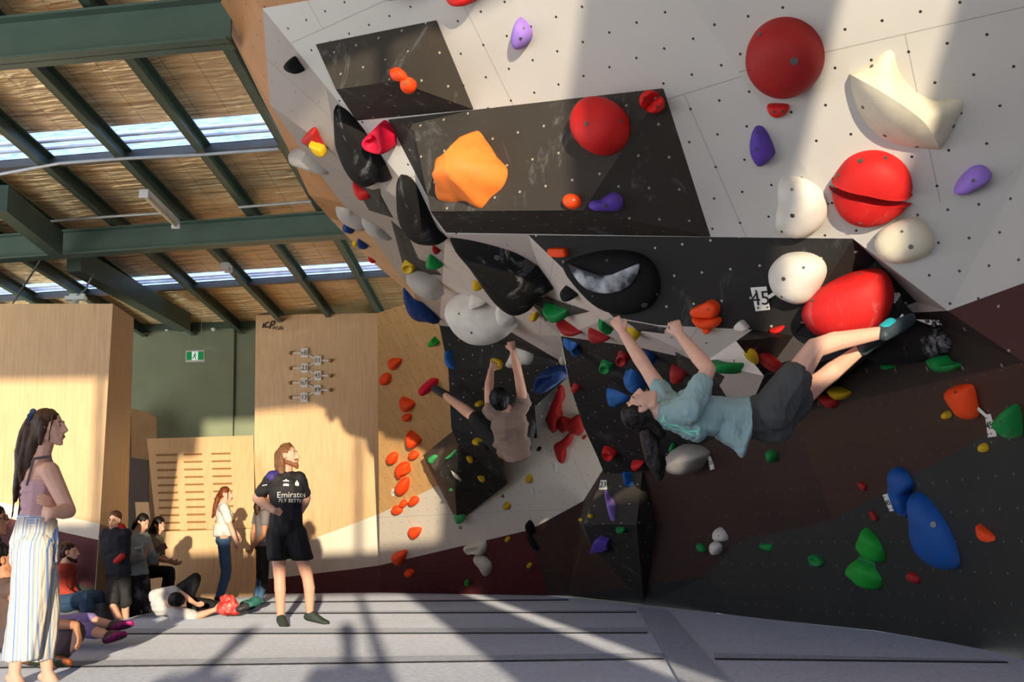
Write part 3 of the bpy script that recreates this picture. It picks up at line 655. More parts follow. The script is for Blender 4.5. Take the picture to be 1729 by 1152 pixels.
hold('plain round red dome, the highest big one on the right white wall', 'dred', E(1323, 101, 66, 67, -20), .22, bolts=((1341, 103, .022), (1283, 58, .014)))
hold('little red half-moon hold just under the highest red dome', 'red', [(1295, 178), (1312, 176), (1331, 179), (1327, 193), (1312, 199), (1299, 192)], .06, bolts=((1307, 189, .01), (1322, 188, .01)))
hold('red ball standing on the largest black volume', 'red', E(1014, 213, 43, 48, 0), .24, 'bulb', bolts=((990, 209, .014), (1050, 204, .012)))
hold('upper left half of the small split red ball', 'red', [(1082, 180), (1083, 164), (1095, 153), (1108, 154), (1109, 158), (1098, 167), (1088, 183)], .09, apex=(1096, 170), bolts=((1091, 170, .007),))
hold('lower right half of the small split red ball', 'red', [(1094, 188), (1104, 174), (1117, 163), (1122, 171), (1119, 184), (1106, 192)], .09, apex=(1104, 177), bolts=((1110, 180, .007),))
hold('upper half of the big split red dome', 'red', [(1406, 305), (1413, 291), (1430, 272), (1455, 261), (1485, 260), (1513, 272), (1532, 293), (1539, 320), (1537, 332), (1537, 333), (1500, 325), (1450, 314), (1406, 306)], .17, apex=(1472, 318), bolts=((1453, 272, .016), (1495, 267, .012), (1416, 296, .012)), k=3)
hold('chalky lower half of the big split red dome', 'red', [(1401, 319), (1401, 320), (1440, 327), (1490, 338), (1535, 347), (1534, 348), (1521, 364), (1492, 380), (1458, 385), (1427, 374), (1408, 350)], .12, apex=(1468, 336), bolts=((1407, 324, .012), (1452, 378, .012)), chalk=.5, k=3)
hold('huge red egg shaped hold on the black band above the teal climber knee', 'red', [(1356, 540), (1356, 520), (1375, 494), (1408, 472), (1450, 457), (1483, 454), (1502, 467), (1510, 497), (1503, 528), (1485, 552), (1450, 570), (1410, 574), (1375, 563)], .3, 'bulb', chalk=.35, bolts=((1462, 560, .014), (1372, 508, .01), (1451, 463, .01)))
hold('red hold cut off by the top edge of the picture', 'red', [(755, -14), (780, -20), (803, -10), (801, 3), (785, 8), (765, 4)], .14)
hold('grey shaded cone hold cut off by the top edge, beside the red one', 'grey', [(640, -30), (700, -34), (705, -14), (680, -5), (655, -8)], .2)
hold('bright crimson hold between the black fin and the largest volume', 'pink', [(619, 232), (628, 221), (638, 218), (641, 208), (650, 211), (661, 228), (664, 247), (657, 255), (640, 252), (625, 245)], .16, 'jug')
hold('deep red scoop hold under the tall black fin', 'red', [(596, 305), (612, 316), (626, 321), (628, 332), (612, 338), (600, 326)], .07)
hold('dark red triangle hold near the plywood edge with a yellow one under it', 'dred', [(513, 231), (530, 216), (540, 230), (552, 251), (536, 247), (520, 238)], .08, 'flat')
hold('small yellow block under the dark red triangle', 'yellow', [(523, 241), (538, 246), (546, 250), (550, 261), (536, 259)], .06, 'flat')
hold('dark red sloper on top of the big cream disc', 'dred', [(808, 515), (822, 514), (838, 520), (840, 536), (825, 541), (812, 535)], .14)
hold('curved red hold below the wide green one', 'dred', [(941, 539), (955, 545), (972, 550), (989, 557), (976, 564), (962, 562), (950, 553)], .12)
hold('blunt red hold between the curved red one and the climber hand', 'dred', [(994, 553), (1010, 555), (1034, 566), (1020, 573), (998, 571)], .12)
hold('red block under the black triangular volume', 'dred', [(720, 478), (725, 465), (738, 467), (747, 482), (735, 480)], .12, 'flat')
hold('tiny red wedge below the second black fin', 'dred', [(731, 413), (738, 416), (744, 425), (737, 424)], .08)
hold('red hold behind the teal climber straight forearm', 'dred', [(1044, 596), (1050, 588), (1062, 590), (1064, 606), (1054, 611), (1045, 606)], .12, 'jug', bolts=((1051, 597, .01),))
hold('dark red rounded hold behind the teal climber bent arm', 'dred', [(1133, 618), (1140, 612), (1160, 620), (1162, 630), (1150, 642), (1136, 636)], .15)
hold('bright red hold on the middle black panel, lower left one', 'red', [(1018, 757), (1026, 755), (1039, 762), (1041, 768), (1033, 775), (1022, 770)], .1, 'jug', bolts=((1028, 764, .008),))
hold('bright red hold right beside the hanging ponytail', 'red', [(1068, 780), (1086, 779), (1087, 784), (1078, 792), (1067, 788)], .1)
hold('small red hold on the left edge of the middle black panel', 'dred', [(966, 650), (973, 645), (981, 650), (981, 655), (974, 661), (967, 657)], .1)
hold('salmon red hold next to the climber thigh', 'dred', [(1282, 604), (1291, 598), (1308, 602), (1312, 612), (1298, 624), (1287, 616)], .14)
hold('long red hold beside the yellow one under the climber calf', 'dred', [(1383, 668), (1397, 666), (1412, 672), (1414, 683), (1408, 690), (1396, 683)], .09)
hold('large wavy red rail on the cream wall, upper piece', 'dred', [(922, 690), (921, 672), (930, 662), (942, 651), (950, 654), (953, 670), (948, 682), (947, 694), (949, 702), (942, 712), (941, 725), (935, 731), (930, 725), (921, 705)], .1, 'bulb', k=3)
hold('bow shaped red hold crossing the middle of the cream wall', 'dred', [(943, 710), (948, 704), (955, 707), (963, 708), (972, 702), (981, 703), (986, 712), (985, 728), (978, 735), (968, 728), (958, 727), (950, 730), (943, 722)], .1, 'bulb', k=3, chalk=.3)
hold('hooked red hold pointing down, lowest of the red cluster on cream', 'dred', [(964, 729), (967, 738), (963, 750), (955, 758), (954, 772), (951, 782), (944, 778), (938, 762), (936, 751), (945, 746), (952, 740)], .1, 'bulb', k=3)
hold('tiny red chip right of the red cluster', 'dred', [(984, 737), (990, 736), (988, 741), (984, 741)], .04)
hold('tiny red hold on the brown wall above the blue pair', 'dred', [(1449, 815), (1457, 816), (1463, 820), (1461, 829), (1455, 824)], .03, 'flat')
hold('tiny dark red hold left of the blue pair at the charcoal edge', 'dred', [(1470, 864), (1475, 864), (1481, 873), (1481, 879), (1475, 877)], .03, 'flat')
hold('small red hold low on the charcoal wall', 'dred', [(1531, 970), (1537, 966), (1549, 971), (1555, 980), (1552, 986), (1540, 983), (1532, 977)], .05)
hold('slim red hold on the lower edge of the black band', 'red', [(1298, 558), (1308, 554), (1321, 551), (1324, 554), (1318, 561), (1305, 563)], .05)
hold('pink red hold under the brown shirted climber foot', 'pink', [(716, 650), (721, 644), (731, 644), (734, 651), (729, 660), (721, 659)], .3, 'bulb')
hold('large glowing orange hold like a folded cloth', 'sunlit_orange', [(790, 212), (799, 214), (808, 228), (820, 250), (838, 274), (841, 292), (834, 310), (818, 328), (800, 345), (785, 342), (768, 337), (748, 338), (728, 332), (725, 320), (733, 306), (734, 280), (740, 262), (760, 248), (772, 232)], .3, 'wedge', lump=.05, k=3)  # paler orange carries the sunlit glow in its colour
hold('small orange lump on the lower edge of the upper volume', 'orange', [(660, 121), (668, 117), (676, 115), (683, 122), (683, 131), (672, 134), (661, 133)], .06)
hold('orange pebble right under the orange lump', 'orange', E(689, 145, 15, 9, 22), .06, bolts=((684, 141, .007),))
hold('round orange hold low on the largest volume', 'orange', E(965, 340, 14, 13, -20), .07, bolts=((958, 342, .006), (969, 338, .006)))
hold('four-sided orange chip on the left corner of the black band', 'orange', [(926, 420), (953, 419), (957, 424), (959, 431), (955, 434), (933, 433)], .05, 'flat', k=2)
hold('angular orange pinch, upper piece beside the raised hand', 'orange', [(1169, 521), (1185, 514), (1200, 507), (1213, 516), (1212, 530), (1207, 535), (1190, 535), (1171, 532)], .09, 'flat', bolts=((1196, 523, .007),), k=2)
hold('smooth orange lip hold, lower piece beside the raised hand', 'orange', [(1171, 534), (1190, 537), (1212, 537), (1216, 545), (1208, 553), (1190, 554), (1176, 546)], .12, 'bulb', chalk=.4)
hold('orange button just under the black band', 'orange', E(1194, 557, 8, 3.2, 0), .05)
OL = ['topmost on the plywood wall', 'left one of the top pair on the plywood wall', 'faceted, second tier of the plywood column', 'tiny, just under the second tier', 'tall pointed, mid column', 'tiny round one right below the tall one', 'round one left of the column', 'split one, lower column', 'large shield shaped, under the split one', 'small oval at the cream line, right', 'tiny pair member at the cream line, middle', 'pale sunlit oval at the cream line, left', 'shield shaped, upper one on the cream paint', 'large shield, at the maroon line', 'small oval, lowest on the maroon paint']
OP = [([(656, 608), (675, 607), (675, 613), (666, 625), (658, 620)], .1), (E(650, 641, 9, 10, 30), .1), ([(676, 672), (696, 680), (697, 687), (690, 695), (680, 690)], .14), ([(680, 702), (693, 701), (691, 711), (682, 710)], .09),
      ([(688, 730), (698, 734), (708, 743), (707, 749), (698, 757), (689, 750)], .16), (E(698, 769, 8, 7, 0), .09), ([(653, 772), (662, 765), (670, 768), (668, 781), (658, 784)], .11), ([(668, 790), (676, 783), (688, 782), (690, 790), (691, 798), (680, 803), (675, 809), (669, 800)], .13),
      ([(668, 822), (676, 811), (688, 809), (688, 825), (681, 836), (672, 832)], .14), (E(698, 847, 9, 7, -35), .09), (E(681, 851, 6, 6, 0), .08), (E(670, 862, 9, 7, 10), .09), ([(690, 894), (709, 893), (708, 902), (702, 910), (694, 906)], .11),
      ([(662, 938), (683, 931), (684, 942), (676, 953), (667, 949)], .14), (E(691, 968, 8, 6, 10), .09)]
for (pts, h), lb in zip(OP, OL): hold('orange hold, ' + lb, 'orange', pts, h, group='orange holds in the plywood column')
hold('orange pear shaped hold high on the brown wall at right', 'orange', [(1600, 658), (1612, 652), (1635, 649), (1644, 655), (1648, 680), (1649, 700), (1640, 709), (1628, 705), (1617, 690), (1603, 670)], .12, bolts=((1613, 663, .008),))
hold('orange leaf shaped hold right of the large blue fin', 'orange', [(1650, 886), (1658, 890), (1673, 900), (1680, 908), (1676, 915), (1662, 914), (1652, 903)], .06)
hold('lilac hold in the sun at the top of the white wall', 'lpurple', [(874, 32), (884, 38), (894, 52), (895, 66), (888, 78), (876, 84), (868, 78), (865, 62), (868, 46)], .1, bolts=((879, 65, .01), (884, 48, .006)))
hold('deep purple hold on the shaded white wall', 'purple', [(1272, 218), (1285, 218), (1295, 232), (1305, 256), (1303, 268), (1288, 281), (1278, 276), (1269, 258), (1267, 238)], .11, bolts=((1279, 225, .008), (1278, 253, .01)))
hold('violet hold at the crease near the right side, half in sun', 'lpurple', [(1610, 325), (1620, 303), (1640, 285), (1660, 283), (1674, 297), (1668, 308), (1650, 317), (1630, 328)], .1, bolts=((1643, 305, .01),))
hold('purple bean shaped hold low on the largest volume', 'purple', [(995, 350), (1000, 341), (1016, 338), (1032, 328), (1045, 327), (1053, 336), (1051, 350), (1042, 357), (1020, 357), (1002, 356)], .07, bolts=((1023, 347, .009), (1045, 337, .006)))
hold('flat purple polygon hold at the left of the gem volume', 'purple', [(997, 930), (1003, 914), (1015, 905), (1028, 912), (1029, 923), (1020, 928)], .08, 'flat', sharp=True)
hold('slim lilac fin hold pointing down on the gem volume', 'lpurple', [(1019, 828), (1024, 828), (1030, 838), (1037, 850), (1036, 878), (1029, 877), (1025, 855)], .09, 'wedge', k=2)
hold('white pillow hold near the crease on the upper wall', 'white', [(1313, 310), (1325, 303), (1350, 305), (1375, 318), (1392, 340), (1393, 370), (1380, 390), (1355, 402), (1330, 400), (1312, 388), (1309, 370), (1313, 340)], .13, bolts=((1338, 364, .014), (1337, 320, .01), (1320, 391, .008)))
hold('sunlit cream pillow hold on the lower prow facet', 'cream', [(1476, 405), (1490, 385), (1520, 370), (1545, 367), (1560, 380), (1573, 403), (1570, 425), (1550, 437), (1520, 446), (1495, 442), (1480, 428)], .13, bolts=((1538, 417, .014), (1523, 391, .008), (1479, 402, .006)))
hold('round white hold on the black band beside the number plate', 'white', [(1297, 470), (1300, 450), (1318, 433), (1345, 428), (1370, 432), (1388, 445), (1391, 465), (1380, 490), (1365, 510), (1345, 515), (1318, 505), (1303, 490)], .16, bolts=((1323, 471, .013), (1357, 452, .009), (1320, 501, .007)))
hold('tiny white wedge hold at the band bottom edge', 'white', [(1241, 554), (1246, 544), (1254, 542), (1262, 550), (1264, 555), (1256, 559)], .06, 'flat')
def crescent():
    p, n_ = cast(1520, 170)
    def at(h_, x, y): q_ = Plane.__new__(Plane); q_.n = n_; q_.o = p + n_ * h_; return q_.at(x, y)
    def curve(pts, m_=24):
        o = []; k_ = len(pts) - 1
        for i in range(m_ + 1):
            u = i / m_ * k_; a_ = min(int(u), k_ - 1); t_ = u - a_
            q = [Vector(pts[min(max(a_ + d_, 0), k_)]) for d_ in (-1, 0, 1, 2)]
            o.append(.5 * ((2 * q[1]) + (-q[0] + q[2]) * t_ + (2 * q[0] - 5 * q[1] + 4 * q[2] - q[3]) * t_ ** 2 + (-q[0] + 3 * q[1] - 3 * q[2] + q[3]) * t_ ** 3))
        return o
    ridge = curve([(1434, 125), (1480, 150), (1530, 182), (1565, 212), (1588, 253)]); low = curve([(1434, 125), (1440, 165), (1458, 205), (1490, 235), (1530, 249), (1588, 253)])
    outr = curve([(1434, 125), (1470, 104), (1506, 81), (1518, 118), (1545, 152), (1580, 168), (1628, 168), (1616, 208), (1588, 253)])
    bm = bmesh.new(); M_ = len(ridge); K_ = 8
    for other, bulge in ((low, .05), (outr, .012)):
        G_ = []; fs_ = []
        for i in range(M_):
            u = i / (M_ - 1); hr = .2 * math.sin(math.pi * min(1, max(0, u))) ** .6; row = []
            for k in range(K_ + 1):
                s_ = k / K_; xy = ridge[i].lerp(other[i], s_); h_ = hr * (1 - s_) + bulge * math.sin(math.pi * s_) * math.sin(math.pi * u); row.append(bm.verts.new(at(max(h_, 0) - .012 * (s_ == 1), xy.x, xy.y)))
            G_.append(row)
        for i in range(M_ - 1):
            for k in range(K_):
                try: fs_.append(bm.faces.new((G_[i][k], G_[i + 1][k], G_[i + 1][k + 1], G_[i][k + 1])))
                except ValueError: pass
        bm.normal_update()
        if sum(f.normal.dot(n_) * f.calc_area() for f in fs_) < 0:
            for f in fs_: f.normal_flip()
    o = join_bm('climbing_hold', bm, hmat('cream'), smooth=True); register_obj(o); tag(o, 'huge cream quarter-shell hold with a sharp ridge, in sun on the upper right wall', 'climbing hold')
    for bx, by in ((1457, 181), (1494, 229), (1548, 248), (1472, 112), (1610, 213)):
        q_, n2 = cast(bx, by); bmb = bmesh.new(); tube(bmb, [q_ - n2 * .01, q_ + n2 * .004], .011, 8); ob = join_bm('bolt', bmb, BOLT); ob.parent = o; ob.matrix_parent_inverse = Matrix.Translation(o.location).inverted()
crescent()
hold('big cream disc sloper above the brown shirted climber', 'white', [(752, 520), (762, 508), (790, 506), (815, 512), (850, 530), (865, 548), (862, 562), (848, 574), (820, 578), (795, 570), (770, 550)], .3, bolts=((796, 562, .012), (775, 530, .01)), k=3)
hold('small grey white knob beside the big cream disc', 'white', [(793, 506), (798, 496), (815, 500), (825, 507), (812, 513), (798, 517)], .14)
hold('white wedge hold tucked under the third black fin', 'white', [(838, 520), (845, 512), (865, 524), (872, 533), (864, 545), (850, 545), (842, 536)], .16)
hold('white rounded block behind the brown shirted climber forearm', 'white', [(855, 620), (862, 605), (870, 585), (885, 583), (895, 590), (897, 603), (890, 615), (875, 616), (866, 620)], .12)
hold('grey white tip hold at the edge of the middle black panel', 'grey', [(944, 605), (950, 599), (957, 604), (957, 612), (950, 611)], .1)
hold('beige drum hold below the teal shirt', 'grey', [(1135, 775), (1140, 762), (1156, 750), (1180, 755), (1197, 765), (1190, 778), (1180, 792), (1165, 799), (1145, 795)], .3, 'bulb')
hold('white trapezoid hold at the maroon line', 'cream', [(783, 924), (800, 919), (819, 915), (818, 935), (800, 933), (791, 935)], .1, 'jug', k=2)
hold('white banana hold under the white trapezoid', 'cream', [(799, 942), (808, 939), (820, 945), (828, 955), (828, 965), (823, 973), (817, 968), (810, 955)], .12)
hold('white rounded block, upper of the pair on the maroon wall', 'white', [(1207, 898), (1211, 892), (1219, 893), (1228, 905), (1227, 914), (1213, 914), (1207, 908)], .1, bolts=((1213, 905, .007),))
hold('white tooth shaped hold, lower of the pair on the maroon wall', 'white', [(1202, 917), (1208, 915), (1218, 921), (1216, 933), (1209, 938), (1203, 931)], .1)
hold('long pale fin hold reaching over the plywood edge, upper', 'grey', [(487, 262), (492, 256), (522, 242), (530, 250), (545, 265), (561, 292), (540, 291), (510, 281), (492, 274)], .12, k=3)
hold('long pale fin hold reaching over the plywood edge, lower', 'grey', [(566, 352), (572, 346), (592, 336), (602, 350), (620, 362), (628, 382), (612, 388), (590, 380), (572, 366)], .12, k=3)
hold('grey scoop hold on the flank beside the lower pale fin', 'grey', [(610, 368), (620, 366), (640, 375), (655, 395), (662, 404), (640, 398), (622, 388)], .12)
hold('broad grey disc hold at the foot of the flank', 'grey', [(686, 464), (710, 465), (735, 478), (743, 495), (742, 505), (725, 500), (700, 485)], .15)
hold('green wedge beside the second black fin', 'green', [(728, 424), (733, 426), (745, 440), (750, 448), (735, 450), (724, 446), (722, 436)], .14)
hold('wide smiling green hold on the pointed black volume', 'green', [(917, 518), (928, 520), (942, 521), (955, 517), (966, 516), (965, 528), (952, 538), (935, 540), (922, 530)], .12, bolts=((942, 524, .008),))
hold('green hold between the two red ones by the climber hand', 'green', [(1011, 538), (1020, 536), (1025, 548), (1033, 562), (1022, 556), (1013, 548)], .09)
hold('long green pointed hold behind the teal climber elbow', 'green', [(1200, 608), (1212, 611), (1230, 613), (1246, 614), (1240, 627), (1225, 632), (1210, 622)], .16)
hold('small round green hold on the middle black panel', 'green', [(1015, 610), (1022, 606), (1034, 611), (1035, 620), (1026, 626), (1015, 620)], .1, 'jug', bolts=((1021, 615, .008),))
hold('green triangular hold high on the plywood wall', 'ygreen', [(731, 570), (736, 575), (740, 580), (732, 584), (724, 582)], .12, bolts=((731, 578, .01),))
hold('pale green sliver, left one on the box volume side', 'lgreen', [(725, 776), (729, 772), (737, 768), (738, 772), (731, 780), (727, 783)], .06, 'flat')
hold('pale green sliver, longer one on the box volume', 'lgreen', [(755, 772), (764, 765), (772, 758), (770, 764), (762, 773), (756, 775)], .06, 'flat')
hold('little green ring hold low on the box volume', 'lgreen', [(759, 826), (763, 824), (767, 826), (765, 829), (760, 829)], .05)
hold('green shell hold capping the tip of the box volume', 'lgreen', [(767, 878), (770, 870), (779, 867), (786, 868), (785, 874), (777, 880), (770, 882)], .12)
hold('small green bar on the gem volume', 'green', [(1040, 893), (1046, 891), (1056, 892), (1055, 898), (1048, 900), (1041, 898)], .06)
hold('tiny green leaf left of the white tooth on maroon', 'green', [(1177, 919), (1183, 918), (1191, 927), (1190, 933), (1180, 929)], .06)
hold('small green stub, left on the charcoal wall', 'green', [(1283, 919), (1293, 918), (1304, 920), (1304, 931), (1293, 929), (1285, 925)], .05)
hold('small oval green hold right of the green stub', 'green', [(1366, 939), (1376, 937), (1389, 946), (1391, 954), (1382, 957), (1369, 951)], .05, 'jug')
hold('upper leafy green hold of the pair on the charcoal wall', 'ygreen', [(1447, 920), (1453, 905), (1458, 893), (1466, 895), (1480, 908), (1490, 925), (1493, 945), (1488, 951), (1474, 946), (1455, 935)], .12, lump=.03)
hold('lower lumpy green hold of the pair on the charcoal wall', 'ygreen', [(1434, 958), (1442, 947), (1458, 946), (1477, 958), (1490, 975), (1490, 985), (1484, 996), (1465, 993), (1445, 978), (1435, 968)], .13, lump=.03)
hold('green wedge plate linking the two leafy green holds', 'green', [(1448, 945), (1455, 938), (1475, 948), (1480, 956), (1460, 950)], .05)
hold('large green triangular hold at the right side with chalk', 'green', [(1684, 712), (1693, 698), (1710, 683), (1719, 692), (1721, 715), (1718, 737), (1710, 739), (1695, 726)], .14, chalk=.9, bolts=((1689, 713, .008),))
hold('small dark green hold on the maroon wall below the teal climber', 'green', [(1297, 763), (1302, 760), (1310, 768), (1308, 779), (1301, 780)], .09)
hold('tiny green chip low on the maroon wall', 'ygreen', [(785, 981), (790, 980), (792, 986), (790, 990), (785, 988)], .05)
hold('dark green chalked hold under the chalky black hold, larger', 'green', [(1570, 604), (1580, 598), (1592, 600), (1605, 612), (1622, 615), (1615, 626), (1595, 628), (1580, 620)], .12, chalk=.6)
hold('dark green hold under the chalky black hold, smaller', 'green', [(1493, 614), (1500, 611), (1512, 613), (1510, 622), (1498, 623)], .09)
hold('green hold partly hidden by the ponytail', 'green', [(1130, 757), (1136, 748), (1141, 756), (1137, 763)], .08)
hold('big dark blue fin hanging off the foot of the flank', 'dblue', [(680, 484), (692, 490), (703, 494), (716, 505), (728, 522), (742, 545), (725, 542), (705, 540), (690, 528), (682, 508)], .15, k=3, bolts=((727, 534, .012),))
hold('small blue wedge high on the plywood edge', 'dblue', [(578, 385), (583, 376), (592, 380), (599, 391), (588, 389)], .08)
hold('small blue wedge lower on the plywood edge', 'dblue', [(604, 401), (610, 403), (622, 417), (613, 418), (606, 413)], .08)
hold('red tip peeking past the plywood edge', 'red', [(622, 432), (629, 436), (634, 443), (627, 441)], .06)
hold('yellow stub beside the lower blue wedge', 'yellow', [(595, 408), (602, 405), (606, 413), (599, 415)], .06)
hold('yellow stub near the foot of the plywood edge', 'yellow', [(661, 476), (668, 472), (673, 478), (668, 481), (662, 480)], .07)
hold('blue strip hold on the left edge of the left black panel', 'lblue', [(754, 592), (760, 594), (761, 606), (765, 618), (764, 624), (757, 620), (755, 606)], .1, k=3)
hold('blue scoop hold on the right of the left black panel', 'dblue', [(908, 650), (912, 632), (922, 624), (940, 622), (955, 618), (957, 636), (945, 645), (925, 660), (912, 658)], .2, 'jug')
hold('blue bone shaped hold at the top of the middle black panel', 'lblue', [(950, 573), (958, 571), (966, 574), (978, 571), (979, 580), (972, 583), (970, 590), (978, 597), (976, 602), (969, 598), (963, 587), (954, 582)], .08, k=2)
hold('blue star shaped hold left of the teal climber face', 'lblue', [(1024, 658), (1032, 655), (1048, 656), (1064, 662), (1068, 672), (1055, 676), (1045, 684), (1030, 682), (1026, 672)], .12, chalk=.6, k=3)
hold('blue swirled hold behind the teal climber straight arm', 'lblue', [(1054, 632), (1062, 625), (1068, 615), (1080, 622), (1090, 640), (1091, 655), (1078, 660), (1062, 650)], .16, chalk=.5)
hold('dark blue dome behind the straight arm, at the panel top', 'dblue', [(1083, 590), (1096, 587), (1108, 597), (1110, 608), (1100, 615), (1088, 604)], .14)
hold('bright blue hooked hold at the top of the gem volume', 'blue', [(1056, 795), (1060, 792), (1064, 798), (1063, 806), (1066, 814), (1061, 823), (1057, 818), (1058, 808), (1054, 802)], .1, k=2)
hold('twisted blue hold, upper piece on the charcoal wall', 'blue', [(1506, 795), (1514, 789), (1530, 795), (1542, 812), (1541, 824), (1534, 834), (1535, 848), (1538, 872), (1525, 868), (1510, 858), (1503, 840), (1508, 815)], .12, 'bulb', chalk=.5, k=3)
hold('very large blue drop shaped fin on the charcoal wall', 'blue', [(1537, 836), (1545, 833), (1562, 840), (1583, 862), (1602, 890), (1616, 925), (1619, 950), (1610, 963), (1590, 962), (1570, 950), (1552, 930), (1543, 900), (1541, 865)], .16, k=3, bolts=((1576, 886, .02), (1542, 838, .008)))
YL = [('round yellow ring hold on the black triangular volume', E(692, 447, 12, 10, 10), .1, 'jug'), ('yellow hold at the left side of the third black fin', [(799, 473), (805, 471), (814, 478), (817, 485), (808, 487), (800, 482)], .1, 'dome'),
      ('yellow pointed hold at the tip of the third black fin', [(895, 533), (903, 530), (907, 522), (911, 530), (908, 538), (900, 537)], .1, 'dome'), ('yellow disc behind the teal climber wrist', E(1068, 562, 14, 13, 10), .1, 'dome'),
      ('yellow hold gripped by the brown shirted climber', [(829, 608), (836, 604), (845, 608), (847, 616), (842, 624), (832, 622)], .07, 'dome'), ('small yellow hold left of the climber head', E(809, 682, 5, 5, 0), .08, 'dome'),
      ('yellow oval under the brown shirted climber thigh', E(806, 746, 8, 5, 25), .1, 'dome'), ('yellow half-round, upper on the box volume', [(788, 773), (798, 773), (797, 780), (790, 780)], .06, 'dome'),
      ('yellow half-round, lower on the box volume', [(807, 806), (818, 806), (817, 813), (809, 812)], .06, 'dome'), ('yellow pebble highest on the cream wall', E(893, 809, 5, 7, 0), .07, 'dome'),
      ('yellow pebble on the cream wall beside the box volume', E(855, 855, 6, 6, 0), .07, 'dome'), ('yellow pebble just below the maroon line', E(857, 911, 4, 4, 0), .06, 'dome'), ('yellow pebble, lowest one on the maroon wall', E(894, 955, 4, 4, 0), .06, 'dome'),
      ('yellow button, left of the two on the gem volume', E(982, 879, 3.5, 3.5, 0), .05, 'dome'), ('yellow button, right of the two on the gem volume', E(997, 872, 4, 4, 0), .05, 'dome'),
      ('tall yellow hold at the corner of the cave roof', [(1260, 594), (1266, 588), (1275, 592), (1279, 605), (1277, 615), (1268, 612), (1261, 603)], .05, 'dome'), ('yellow twisted hold under the climber calf', [(1401, 656), (1410, 654), (1425, 657), (1438, 662), (1430, 672), (1419, 675), (1408, 667)], .1, 'dome'),
      ('small round yellow hold left of the orange pear', E(1599, 701, 7, 7, 0), .05, 'dome'), ('yellow pebble at the charcoal line near the number plate', E(1661, 756, 7, 8, -30), .05, 'dome')]
for lb, pts, h, pf in YL: hold(lb, 'yellow', pts, h, pf)
# black macro holds
hold('tall black fin hold with chalk, upper one on the white flank', 'black', [(564, 183), (565, 183), (577, 189), (598, 212), (625, 248), (645, 280), (655, 302), (656, 305), (650, 309), (641, 306), (622, 317), (604, 310), (585, 285), (569, 245), (565, 215)], .13, chalk=.8, k=3, bolts=((571, 187, .008),))
hold('black fin hold with a sunlit stripe, beside the corner of the largest volume', 'black', [(669, 308), (674, 303), (684, 306), (694, 316), (714, 345), (735, 378), (750, 405), (749, 409), (744, 413), (730, 415), (708, 411), (688, 395), (672, 362)], .13, chalk=.5, k=3)
hold('broad black fin hold scuffed with chalk, under the corner of the white wall', 'black', [(757, 400), (760, 396), (790, 398), (830, 406), (872, 420), (910, 448), (938, 473), (942, 482), (932, 490), (918, 496), (910, 506), (898, 522), (880, 530), (860, 526), (835, 505), (810, 472), (785, 435), (765, 412)], .2, 'dome', chalk=.7, k=3, bolts=((839, 435, .022), (888, 440, .008)))
hold('wide black dome with a chalked scoop on the black band', 'black', [(948, 452), (968, 436), (1020, 424), (1072, 428), (1100, 448), (1111, 480), (1103, 510), (1080, 527), (1045, 533), (1010, 522), (978, 494)], .13, 'dome', k=3, bolts=((1088, 515, .022), (951, 442, .01), (1001, 500, .008), (1025, 440, .01), (1109, 497, .009)), lump=.0)
hold('chalk-whitened crescent lip on the wide black dome', 'grey', [(958, 446), (975, 455), (995, 461), (1020, 464), (1048, 461), (1066, 454), (1078, 446), (1074, 466), (1062, 482), (1045, 492), (1020, 496), (995, 491), (975, 476)], .03, 'dome', mt=mat('chalky_scoop', '3a3c40', .85, var=.4, vscale=12, blotch=('c2c6cc', 4.5, .95), bump=.3, bscale=30))
hold('heavy chalky black hold under the blue climbing shoe', 'black', [(1463, 590), (1480, 572), (1510, 555), (1550, 548), (1590, 555), (1610, 575), (1600, 598), (1570, 608), (1530, 614), (1490, 610)], .2, 'bulb', chalk=1.0)
hold('small black cone hold on the flank near the top', 'black', [(483, 107), (493, 98), (501, 108), (510, 122), (495, 118)], .1)
hold('small black half-round hold between the fin and the black band', 'black', [(950, 487), (962, 485), (980, 494), (970, 503), (958, 503)], .12)
hold('dark grey disc by the brown shirted climber thigh', 'black', E(824, 753, 7, 5, 0), .08, chalk=1.0)
hold('black jug hold at the maroon line with a strap below', 'black', [(888, 884), (894, 881), (900, 890), (903, 901), (897, 902), (891, 892)], .12, k=2)
hold('black strap shaped hold dangling under the black jug', 'black', [(890, 905), (896, 903), (902, 914), (911, 926), (907, 931), (899, 922)], .08, k=2)
hold('white brush shaped sliver on the box volume', 'white', [(762, 796), (768, 800), (774, 804), (779, 810), (777, 811), (770, 807), (765, 803)], .04, 'flat', k=1)
hold('white tag shaped hold at the right corner of the box volume', 'white', [(833, 834), (840, 828), (845, 829), (846, 832), (836, 837)], .04, 'flat', k=1)
hold('tiny black knob on the cream wall by the number tag', 'black', E(910, 758, 3, 3, 0), .06)
